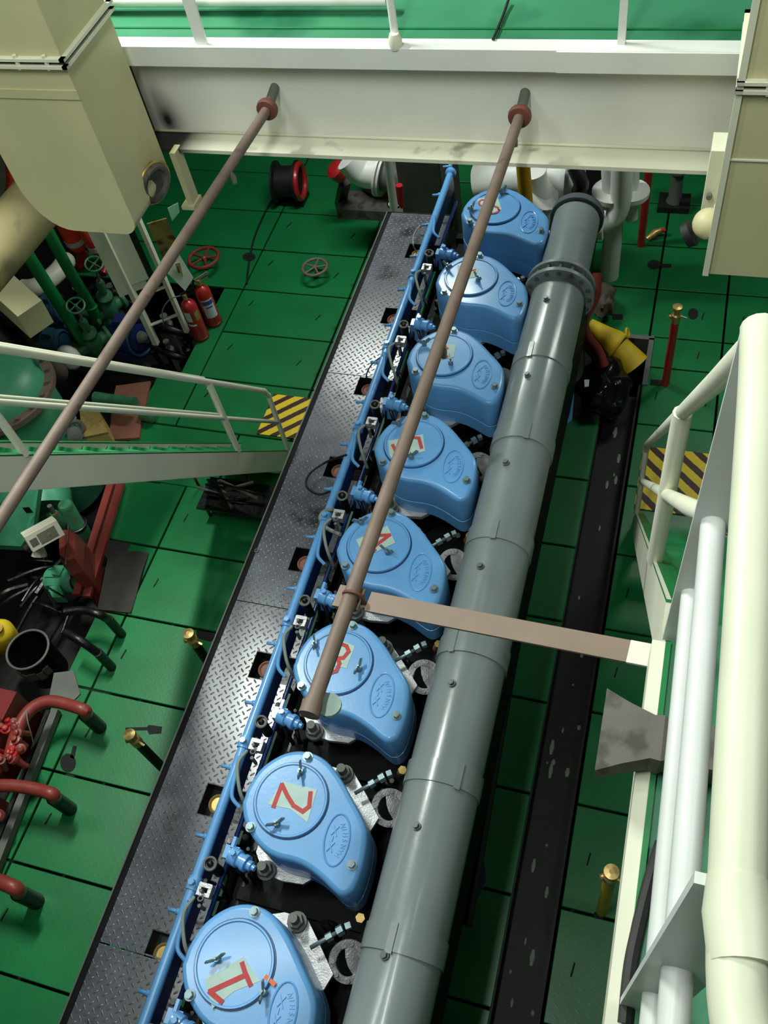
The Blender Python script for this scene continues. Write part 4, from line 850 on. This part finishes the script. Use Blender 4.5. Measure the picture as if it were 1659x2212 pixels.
P = [at(72, 1115, .8), at(92, 1114, .8), at(124, 1150, .8), at(115, 1193, .8), at(95, 1178, .78), at(60, 1162, .8)]
q = thing('control_box', 'cream instrument box with a glazed window in the left well', 'control box', at(92, 1160, .3)); u_ = V(.55, .75, -.12).normalized(); w_ = V(.72, -.45, .5).normalized(); n_ = u_.cross(w_); 
c = at(92, 1153, .72); Rm = Matrix((u_, w_ - u_ * w_.dot(u_), n_)).transposed(); Rm = Matrix((u_, (w_ - u_ * w_.dot(u_)).normalized(), u_.cross((w_ - u_ * w_.dot(u_)).normalized()))).transposed()
add('case', MB().box(c, (.24, .16, .12), rot=Rm), m_beige, q); add('window', MB().box(c + Rm @ V(.02, .082, .0), (.13, .006, .075), rot=Rm), m_glass, q); add('gauge_strip', MB().box(c + Rm @ V(-.08, .082, 0), (.05, .006, .05), rot=Rm), m_concrete, q); add('dial_face', MB().box(c + Rm @ V(.03, .086, .0), (.02, .004, .02), rot=Rm), m_brass, q); add('cover_joint', MB().box(c + Rm @ V(0, .03, 0), (.244, .008, .124), rot=Rm), m_cream, q)
add('knob', MB().lathe([(.02, 0), (.035, .01), (.035, .05), (.02, .06)], at(67, 1175, .66), (-.4, -.6, -.2), 14), m_rubber, q); add('funnel', MB().lathe([(.03, 0), (.05, .05), (.055, .07), (.02, .072)], at(85, 1180, .62), (0, -.7, -.7), 8), m_beige, q); add('mount_arm', MB().cyl(at(92, 1175, .6), at(100, 1215, -.5), .02, n=8), m_black, q)
motor('pump_motor', 'small sea green motor below the brick red housing', at(112, 1252, .0), at(168, 1252, .06), .10, m_pump)
q = thing('terminal_cover', 'sea green angled cover below the small motor', 'cover', at(130, 1285, -.2)); P = [at(103, 1268, .1), at(128, 1262, .12), at(138, 1290, .1), at(113, 1290, .08)]; add('plate', MB().rings([P, [p - V(0, 0, .08) for p in P]], smooth=False), m_pump, q); add('rib', MB().bar(P[0] + V(0, 0, .004), P[2] + V(0, 0, .004), .012, .01), m_black, q)
random.seed(21)
for k in range(14):
    x, y = random.uniform(-10, 170), random.uniform(1195, 1330); c = at(x, y, -.1); a = random.uniform(0, 6.28)
    q = MB(); d = V(math.cos(a), math.sin(a), random.uniform(-.3, .3)) * random.uniform(.12, .3); q.tube(curve([c - d, c + V(0, 0, random.uniform(0, .08)), c + d]), random.uniform(.010, .03), 8)
    tag(add('oily_pipe', q, m_black), 'black oily pipe tangled in the dark well at left', 'pipe', 'oily pipes in the left well')
# coaming of the well, mat, channel
cm = struct(thing('well_coaming', 'red brown steel coaming along the left well', 'coaming', at(225, 1160, 0)))
for dx in (0, -.09): add('rail_bar', MB().bar(at(262, 1045, .05) + V(dx, 0, 0), at(188, 1290, .05) + V(dx, 0, 0), .035, .06, side=(0, 0, 1)), m_redbrown, cm)
add('web_plate', MB().bar(at(262, 1045, .02) + V(-.045, 0, 0), at(188, 1290, .02) + V(-.045, 0, 0), .012, .10, side=(0, 0, 1)), m_rust, cm)
P = [at(238, 1190, 0), at(322, 1196, 0), at(284, 1326, 0), at(212, 1318, 0)]
q = MB(); g = 10; mid = [(i, j) for i in range(g + 1) for j in range(g + 1)]
tp = [[P[0].lerp(P[1], i / g).lerp(P[3].lerp(P[2], i / g), j / g) + V(0, 0, .016 + .008 * math.sin(i * 1.1) * math.cos(j * .8)) for i in range(g + 1)] for j in range(g + 1)]
q.rings(tp, closed=False, cap0=False, cap1=False); bo = [P[0], P[1], P[2], P[3]]; q.rings([[p + V(0, 0, .003) for p in bo], [p + V(0, 0, .010) for p in bo]], smooth=False)
tag(add('rubber_mat', q, m_mat), 'worn dark mat lying over the edge of the left well', 'mat')
ch_ = struct(thing('well_channel', 'grey steel channel edging the lower left well', 'coaming', at(60, 1690, 0)))
add('top_bar', MB().bar(at(122, 1535, .05), at(-10, 1880, .05), .06, .05, side=(0, 0, 1)), m_concrete, ch_); add('side_bar', MB().bar(at(105, 1535, .03), at(-30, 1880, .03), .03, .03, side=(0, 0, 1)), m_black, ch_)
P = [at(118, 1455, 0), at(160, 1450, 0), at(175, 1500, 0), at(150, 1525, 0), at(105, 1520, 0)]; tag(add('grey_sheet', MB().prism([(p.x, p.y) for p in P], .001, .012), m_concrete), 'grey steel sheet between the bucket and the bent red pipe', 'sheet')
# bucket, jerrycan
c = at(78, 1425, 0); q = thing('steel_bucket', 'open black oil drum with a smeared side in the left well', 'bucket', (c.x, c.y, -.35)); R = .155
add('wall', MB().lathe([(R * .92, -.35), (R, .02), (R * .97, .02), (R * .90, -.33), (.02, -.33)], c + V(-.02, .02, .1), (0, 0, 1), 28), m_black, q); add('rim', MB().torus(c + V(-.02, .02, .12), (0, 0, 1), R, .009, 28, 8), m_concrete, q)
q2 = MB(); n = 8
for k in range(5): t = -1.9 + .35 * k; q2.box(c + V(-.02, .02, -.02 - .02 * (k % 2)) + V(math.cos(t), math.sin(t), 0) * (R * .985), (.05, .012, .09), rz=t + math.pi / 2)
add('smeared_label', q2, m_concrete, q)
c = at(5, 1372, .1); q = thing('jerrycan', 'yellow plastic can cut by the left edge beside the oil drum', 'can', (c.x, c.y, -.2)); add('body', MB().lathe([(.09, -.3), (.10, -.28), (.10, .08), (.07, .13), (.035, .15)], c, (.35, -.1, 1), 18), m_yellow, q); add('cap', MB().lathe([(.035, .15), (.04, .155), (.04, .185), (.02, .19)], c, (.35, -.1, 1), 14), m_yellowdk, q)
# bent pipes reaching over the floor
for pts, m, r, l in (([(20, 1640), (35, 1585), (55, 1545), (80, 1523), (110, 1515), (150, 1523), (183, 1535), (186, 1545)], m_redbrown, .042, 'bent red pipe curving over the floor, topmost of the three'), ([(-30, 1700), (10, 1697), (50, 1700), (90, 1708), (115, 1717), (118, 1725)], m_redbrown, .042, 'bent red pipe reaching over the floor, middle of the three'), ([(-40, 1898), (0, 1905), (35, 1920), (42, 1930)], m_redbrown, .044, 'bent red pipe at the left edge, lowest of the three'), ([(140, 1322), (180, 1318), (215, 1328), (236, 1340)], m_black, .03, 'black bent pipe end over the well edge below the mat'), ([(140, 1365), (175, 1385), (213, 1412)], m_black, .03, 'black straight pipe end over the well edge beside the drum')):
    n = len(pts); pc_ = curve([at(x, y, (.34 if i < n - 1 else .22)) for i, (x, y) in enumerate(pts)])
    root = thing('bent_pipe', l, 'pipe', (pc_[-1].x, pc_[-1].y, 0)); add('pipe', MB().tube(pc_, r, 12), m, root); add('end_sleeve', MB().cyl(pc_[-1] + V(0, 0, .02), pc_[-1] - V(-.01, .0, .24), r * 1.12, n=14), m_black, root)
q = thing('hydraulic_block', 'red painted valve block with many fittings at the lower left edge', 'machine', at(20, 1610, -.5))
random.seed(5); add('base_block', MB().box(at(5, 1600, .0), (.34, .5, .7)), m_reddk, q)
for k in range(16):
    c = at(random.uniform(-15, 50), random.uniform(1555, 1650), .35); a = V(random.uniform(-.4, .6), random.uniform(-.5, .5), 1).normalized(); add('fitting', MB().lathe([(.02, -.1), (.022, 0), (.034, .005), (.034, .03), (.02, .035), (.02, .055), (.012, .06)], c, a, 10), m_redbrown if k % 3 else m_red, q)
add('capillary', MB().tube(curve([at(57, 1535, .4), at(60, 1560, .36), at(66, 1580, .3), at(72, 1605, .2)]), .004, 6), m_cable, q)
q = thing('hydraulic_block', 'dark red valve block partly visible at the left edge below its twin', 'machine', at(0, 1790, -.5)); add('base_block', MB().box(at(-25, 1780, .0), (.2, .3, .5)), m_reddk, q); add('fitting', MB().lathe([(.03, 0), (.04, .01), (.04, .05), (.02, .06)], at(0, 1765, .2), (.3, 0, 1), 12), m_reddk, q)
# standpipes (sounding pipes)
def standpipe(label, top, base, r, m, cap, hgt):
    base = Vector(base); top = Vector(top); root = thing('sounding_pipe', label, 'standpipe', base, 'sounding pipes rising from the floor')
    add('pipe', MB().tube([base, base.lerp(top, .5), top], r, 14), m, root); a = (top - base).normalized()
    cp = add('brass_cock', MB().lathe([(r * 1.05, -.12), (r * 1.15, -.11), (r * 1.15, -.05), (r * .8, -.04), (r * .85, .0), (r * 1.2, .005), (r * 1.2, .03), (r * .4, .035)], top + a * .06, a, 14), m_brass, root)
    u, v, _ = frame(a); add('cock_lever', MB().bar(top + a * .01, top + a * .012 + V(.075, -.02, -.01), .012, .008), cap, root); add('side_plug', MB().cyl(top + a * .0 - V(.02, 0, 0), top - V(.05, .02, 0), r * .5, n=8), m_brass, root)
b1 = at(470, 1490, 0); standpipe('black sounding pipe with brass cock beside the walkway, farther of the two', V(b1.x, b1.y, 0) * 0 + at(416, 1382, .72), at(416, 1382, .72) - V(0, 0, .72), .030, m_rubber, m_brass, .72)
standpipe('black sounding pipe with brass cock beside the walkway, nearer of the two', at(291, 1598, .72), at(291, 1598, .72) - V(0, 0, .72), .030, m_rubber, m_brass, .72)
p = at(1437, 830, 0); standpipe('red sounding pipe with brass cock on the right floor', V(p.x, p.y, .74), p, .030, m_red, m_steel, .7)
p = at(1300, 1968, 0); standpipe('short yellow sounding pipe with brass cock beside the right platform edge', V(p.x, p.y, .82), p, .032, m_yellow, m_brass, .8)
p = at(1384, 530, 0); tag(add('red_pipe', MB().tube([p, p + V(0, 0, 1.0), p + V(0, 0, 2.4)], .034, 12), m_red), 'slim red vertical pipe standing right of the exhaust pipe end', 'pipe')
q = thing('floor_plug', 'small brass and red plug valve on the right floor by the red pipe', 'valve', at(1415, 502, 0)); p = at(1415, 502, .06); add('body', MB().tube([p + V(-.06, -.05, -.04), p, p + V(.07, .05, .0)], [.025, .034, .02], 10), m_brass, q); add('tap', MB().cyl(p + V(.03, .02, 0), p + V(.09, .03, .01), .018, n=10), m_red, q); add('base', MB().cyl((p.x, p.y, 0), (p.x, p.y, .06), .03, n=12), m_rust, q)
# ------------------------------------------------------------------ right side clutter by the exhaust pipe
c0 = at(1272, 700, .35); c1 = at(1335, 745, .25); c2 = at(1372, 790, .12)
q = thing('yellow_bucket_funnel', 'yellow plastic funnel lying beside the drain opening at right', 'funnel', at(1330, 760, 0)); d01 = (c1 - c0); add('upper_cone', MB().tube([c0, c0.lerp(c1, .5), c1], [.05, .075, .11], 18), m_yellow, q); add('collar', MB().torus(c1, d01, .105, .014, 22, 8), m_yellow, q); add('lower_cone', MB().tube([c1, c1.lerp(c2, .5), c2], [.085, .10, .115], 18), m_yellow, q); add('ear', MB().torus(c1 + V(.06, .06, .08), (1, 0, .4), .035, .011, 14, 6), m_yellow, q)
random.seed(9)
def blob(c, R, sc, mat, name, label, cat, amp=.25):
    q = MB(); q.sphere(c, R, 22, 14, sc); c = Vector(c)
    import mathutils
    q.v = [c + (p - c) * (1 + amp * mathutils.noise.noise((p - c) * (3.2 / R) * .5 + c)) for p in q.v]; return tag(add(name, q, mat), label, cat)
blob(at(1308, 838, .12), .20, (1.0, 1.25, .75), m_bag, 'rubbish_bag', 'shiny black plastic bag on the floor beside the exhaust pipe', 'bag', .45)
blob(at(1305, 650, .15), .12, (.7, 1.3, 1.0), m_rag, 'rag_bundle', 'grey brown rag bundle on the floor behind the yellow funnel', 'rag', .5)
for pts, r, l in (([(1288, 590), (1285, 640), (1262, 690), (1268, 725), (1290, 755), (1305, 790)], .04, 'thick brown hose, outermost of the bundle right of the exhaust flange'), ([(1278, 600), (1270, 650), (1250, 705), (1262, 740), (1285, 770), (1292, 805)], .035, 'brown hose beside the thick one right of the exhaust flange'), ([(1262, 640), (1242, 700), (1225, 770), (1205, 850), (1190, 930)], .03, 'brown hose hugging the right side of the exhaust pipe')):
    tag(add('brown_hose', MB().tube(curve([at(x, y, .85 - .12 * i - (.09 if r == .035 else 0)) for i, (x, y) in enumerate(pts)]), r, 10), m_reddk if r < .04 else m_redbrown), l, 'hose')
q = MB(); P = [at(1236, 838, .5), at(1240, 850, .5), at(1236, 905, .4), at(1226, 915, .4), at(1224, 880, .45)]; q.rings([P, [p - V(0, 0, .03) for p in P]], smooth=False); tag(add('blue_cover_piece', q, m_blue), 'small blue cover visible right of the exhaust pipe', 'cover')
P = [at(1262, 820, .45), at(1273, 820, .45), at(1272, 834, .45), at(1263, 836, .45)]; q = thing('white_tag', 'small white tag on a wire above the black bag', 'tag', P[0]); add('card', MB().rings([P, [p - V(0, 0, .006) for p in P]], smooth=False), m_paper, q); add('wire', MB().tube(curve([P[0], at(1262, 780, .7), at(1258, 740, 1.0), V(-.53, 4.0, 1.42)]), .004, 6), m_rubber, q)
P = [at(1200, 958, .45), at(1208, 956, .45), at(1198, 1010, .4), at(1192, 1018, .4)]; tag(add('yellow_strip', MB().rings([P, [p - V(0, 0, .01) for p in P]], smooth=False), m_yellowdk), 'yellow strip glimpsed beside the exhaust pipe', 'strip')
tag(add('blue_cover_piece', MB().rings([[at(1010, 1990, .4), at(1050, 1900, .4), at(1046, 1860, .4), at(1015, 1920, .4)], [p - V(0, 0, .02) for p in (at(1010, 1990, .4), at(1050, 1900, .4), at(1046, 1860, .4), at(1015, 1920, .4))]], smooth=False), m_blue_dk), 'dull blue sheet low between exhaust pipe and drain channel', 'cover')
for k, (a, e) in enumerate((((1165, 1110), (1010, 2000)), ((1190, 960), (1090, 1500)))):
    tag(add('cable_tray_pipe', MB().tube([at(*a, .5), at((a[0] + e[0]) / 2, (a[1] + e[1]) / 2, .5), at(*e, .5)], .025, 8), m_reddk if k else m_black), ('dark red pipe' if k else 'black pipe') + ' running low along the right side of the exhaust pipe', 'pipe')
# fish-tail air nozzle on the platform edge
c = at(1455, 1620, 3.76); q = thing('air_nozzle', 'mottled grey fishtail air nozzle resting on the right platform edge', 'nozzle', (c.x, c.y, 3.71))
def rr_(x, w, h, z=3.775, yy=None):
    y0 = c.y if yy is None else yy; return [V(x, y0 + w * sx, z + h * sz) for sx, sz in ((-.5, -.5), (.5, -.5), (.5, .5), (-.5, .5))]
ml = at(1292, 1615, 3.80).x; mm = at(1405, 1620, 3.78).x
add('flare', MB().rings([rr_(ml, .185, .05), rr_(ml * .5 + mm * .5, .135, .062), rr_(mm, .095, .075)], smooth=False, cap0=False), m_nozzle, q); add('throat', MB().rings([rr_(mm, .095, .075), rr_(mm + .02, .10, .08), rr_(mm + .03, .09, .07), rr_(mm + .16, .095, .085)], smooth=False), m_nozzle, q); add('mouth', MB().rings([rr_(ml + .004, .17, .04), rr_(ml + .01, .165, .036)], smooth=False), ms_slot, q)
# ------------------------------------------------------------------ far end behind the engine
fp = thing('cooling_pipework', 'white flanged cooling water pipes behind the engine', 'pipework', (-1.2, 6.6, 0))
def fpipe(pts, r, m=None, nm='pipe'): return add(nm, MB().tube(curve(pts), r, 18), m or m_white, fp)
Y0 = 6.5
fpipe([aty(1030, 395, 6.5), aty(1100, 385, 6.5), aty(1200, 385, 6.5), aty(1260, 385, 6.5)], .15)
fpipe([aty(1150, 370, 6.3), aty(1155, 400, 6.3), aty(1165, 430, 6.3), aty(1160, 480, 6.3), aty(1150, 520, 6.3)], .11)
fpipe([aty(1345, 340, 6.3), aty(1343, 400, 6.3), aty(1340, 440, 6.3), aty(1325, 470, 6.28), aty(1300, 482, 6.25)], .085)
for p, a, R in ((aty(1220, 385, 6.5), (1, 0, 0), .2), (aty(1170, 405, 6.3), (.6, -.3, .6), .19), (aty(1325, 415, 6.4), (0, 0, 1), .17), (aty(1362, 415, 6.42), (0, 0, 1), .15), (aty(1303, 482, 6.25), (1, -.1, 0), .13)): add('flange', MB().lathe([(.08, -.02), (R, -.02), (R, .02), (.08, .02)], p, a, 24), m_white, fp)
fpipe([aty(1320, 330, 6.42), aty(1322, 400, 6.42), aty(1325, 480, 6.42), V(aty(1325, 480, 6.42).x, 6.42, .0)], .08); fpipe([aty(1366, 330, 6.45), aty(1364, 400, 6.45), aty(1362, 470, 6.45)], .06)
fpipe([aty(1240, 360, 6.35), aty(1255, 395, 6.3), aty(1250, 415, 6.3)], .06, m_black, 'dark_valve')
tag(add('yellow_pipe', MB().cyl(aty(1128, 330, 6.1), aty(1138, 460, 6.1), .055, n=16), m_yellowdk), 'ochre yellow upright pipe between the eighth cover and the exhaust end', 'pipe')
q = thing('grey_cabinet', 'grey steel cabinet standing beyond the far end of the walkway', 'cabinet', (-2.0, 6.7, 0)); P = [aty(868, 445, 6.35), aty(960, 448, 6.35)]
add('body', MB().bb(P[0].x, P[1].x, 6.35, 6.9, 0, 2.0), m_concrete, q); add('front_panel', MB().bb(P[0].x + .02, P[1].x - .02, 6.342, 6.35, .1, 1.95), m_concrete, q); add('handle', MB().bb(P[0].x + .2, P[0].x + .22, 6.325, 6.345, 1.45, 1.6), m_steel, q)
tag(add('white_post', MB().cyl(aty(845, 470, 6.15) - V(0, 0, 1.2), aty(836, 330, 6.15), .035, n=12), m_white), 'slim white post at the far left corner of the walkway', 'post')
q = thing('white_drain_pipe', 'white flanged pipe end at the far end above the walkway', 'pipe', aty(810, 380, 6.6) - V(0, 0, 1)); c = aty(818, 376, 6.6); add('elbow', MB().tube(curve([c + V(-.25, 0, .15), c + V(-.15, 0, .02), c]), .13, 20), m_white, q); add('flange', MB().lathe([(.1, 0), (.19, 0), (.19, .02), (.1, .02)], c, (1, -.1, -.15), 24), m_white, q); add('flange', MB().lathe([(.1, 0), (.19, 0), (.19, .02), (.1, .02)], c + V(.035, 0, 0), (1, -.1, -.15), 24), m_white, q); add('grey_pipe', MB().cyl(c + V(.04, 0, 0), c + V(.34, -.03, -.05), .14, n=20), m_concrete, q)
tag(add('red_bar', MB().cyl(aty(862, 400, 6.2), aty(866, 446, 6.2), .03, n=10), m_red), 'short red bar beside the grey cabinet', 'bar')
q = thing('walkway_lamp_drum', 'pale round drum at the far left corner of the walkway', 'drum', aty(853, 452, 6.2)); add('drum', MB().lathe([(.06, -.1), (.065, 0), (.05, .02)], aty(853, 442, 6.2), (0, 0, 1), 18), m_creamw, q); add('drum_rim', MB().torus(aty(853, 440, 6.2), (0, 0, 1), .062, .008, 18, 6), m_black, q)
q = thing('hose_reel', 'black hose reel with a magenta red side standing at the far floor', 'reel', at(625, 418, 0)); c = at(622, 392, .22); add('drum', MB().lathe([(.10, -.13), (.20, -.13), (.20, -.11), (.15, -.10), (.15, .08), (.20, .09), (.20, .11), (.1, .11)], c, (1, .1, 0), 26), m_rubber, q); add('side_disc', MB().torus(c + V(.125, .01, 0), (1, .1, 0), .165, .03, 24, 8), m_red, q); add('stand', MB().box((c.x, c.y, .02), (.3, .2, .04)), m_black, q)
q = thing('red_pump_unit', 'dark red machine in the shadow under the far beam', 'machine', at(790, 440, 0)); c = at(800, 410, .3); add('casing', MB().lathe([(.15, -.3), (.3, -.28), (.32, .1), (.25, .3), (.1, .34)], c + V(.1, .3, .2), (.2, -.3, .9), 24), m_reddk, q); add('spout', MB().lathe([(.07, 0), (.09, .02), (.09, .12), (.05, .14)], at(740, 378, .55), (-.3, -.3, .6), 14), m_red, q); add('bracket', MB().bar(at(735, 440, .02), at(745, 395, .4), .10, .06), m_black, q); add('base', MB().box(at(800, 445, .05), (.6, .3, .12)), m_nozzle, q)
tag(add('low_curb', MB().bb(-5.6, -3.6, 7.9, 7.98, 0, .22), m_pump), 'pale green low curb along the far floor', 'curb')
q = thing('wheel_chock_stand', 'grey small pump stand on the far right floor', 'stand', at(1455, 440, 0)); c = at(1458, 425, .1); add('column', MB().lathe([(.1, -.1), (.06, .0), (.05, .25), (.09, .28), (.09, .3)], c, (0, 0, 1), 14), m_concrete, q); add('foot', MB().box((c.x, c.y, .03), (.28, .22, .06)), m_rubber, q)
tag(add('floor_block', MB().box(at(1480, 440, .05), (.09, .1, .1)), m_rubber), 'small black block on the far right floor', 'block')
# rack of rods under the left ladder
q = thing('rod_rack', 'dark rack of loose rods on the floor under the left stairs', 'rack', at(490, 1085, 0)); random.seed(3)
for (x, y, h) in ((432, 1055, .22), (545, 1060, .22), (455, 1115, .2), (560, 1120, .2)): p = at(x, y, 0); add('leg', MB().cyl(p, p + V(0, 0, h), .012, n=8), m_rust, q)
add('frame_bar', MB().cyl(at(425, 1052, .2), at(505, 1078, .22), .012, n=8), m_concrete, q)
for k in range(7):
    a = at(random.uniform(425, 500), random.uniform(1035, 1085), .24 + .02 * k); e = at(random.uniform(500, 575), random.uniform(1030, 1110), .24 + .02 * k); add('rod', MB().cyl(a, e, .010 + .004 * (k % 2), n=8), m_rod if k % 2 else m_black, q)
add('tray', MB().box(at(510, 1075, .2), (.55, .3, .02)), m_black, q)
tag(add('floor_hose', MB().tube(curve([at(600, 415, .01), at(574, 456, .01), at(549, 515, .01), at(537, 575, .012), at(533, 613, .012)]), .010, 8), m_rubber), 'thin dark hose snaking over the far green floor past the hole', 'hose')
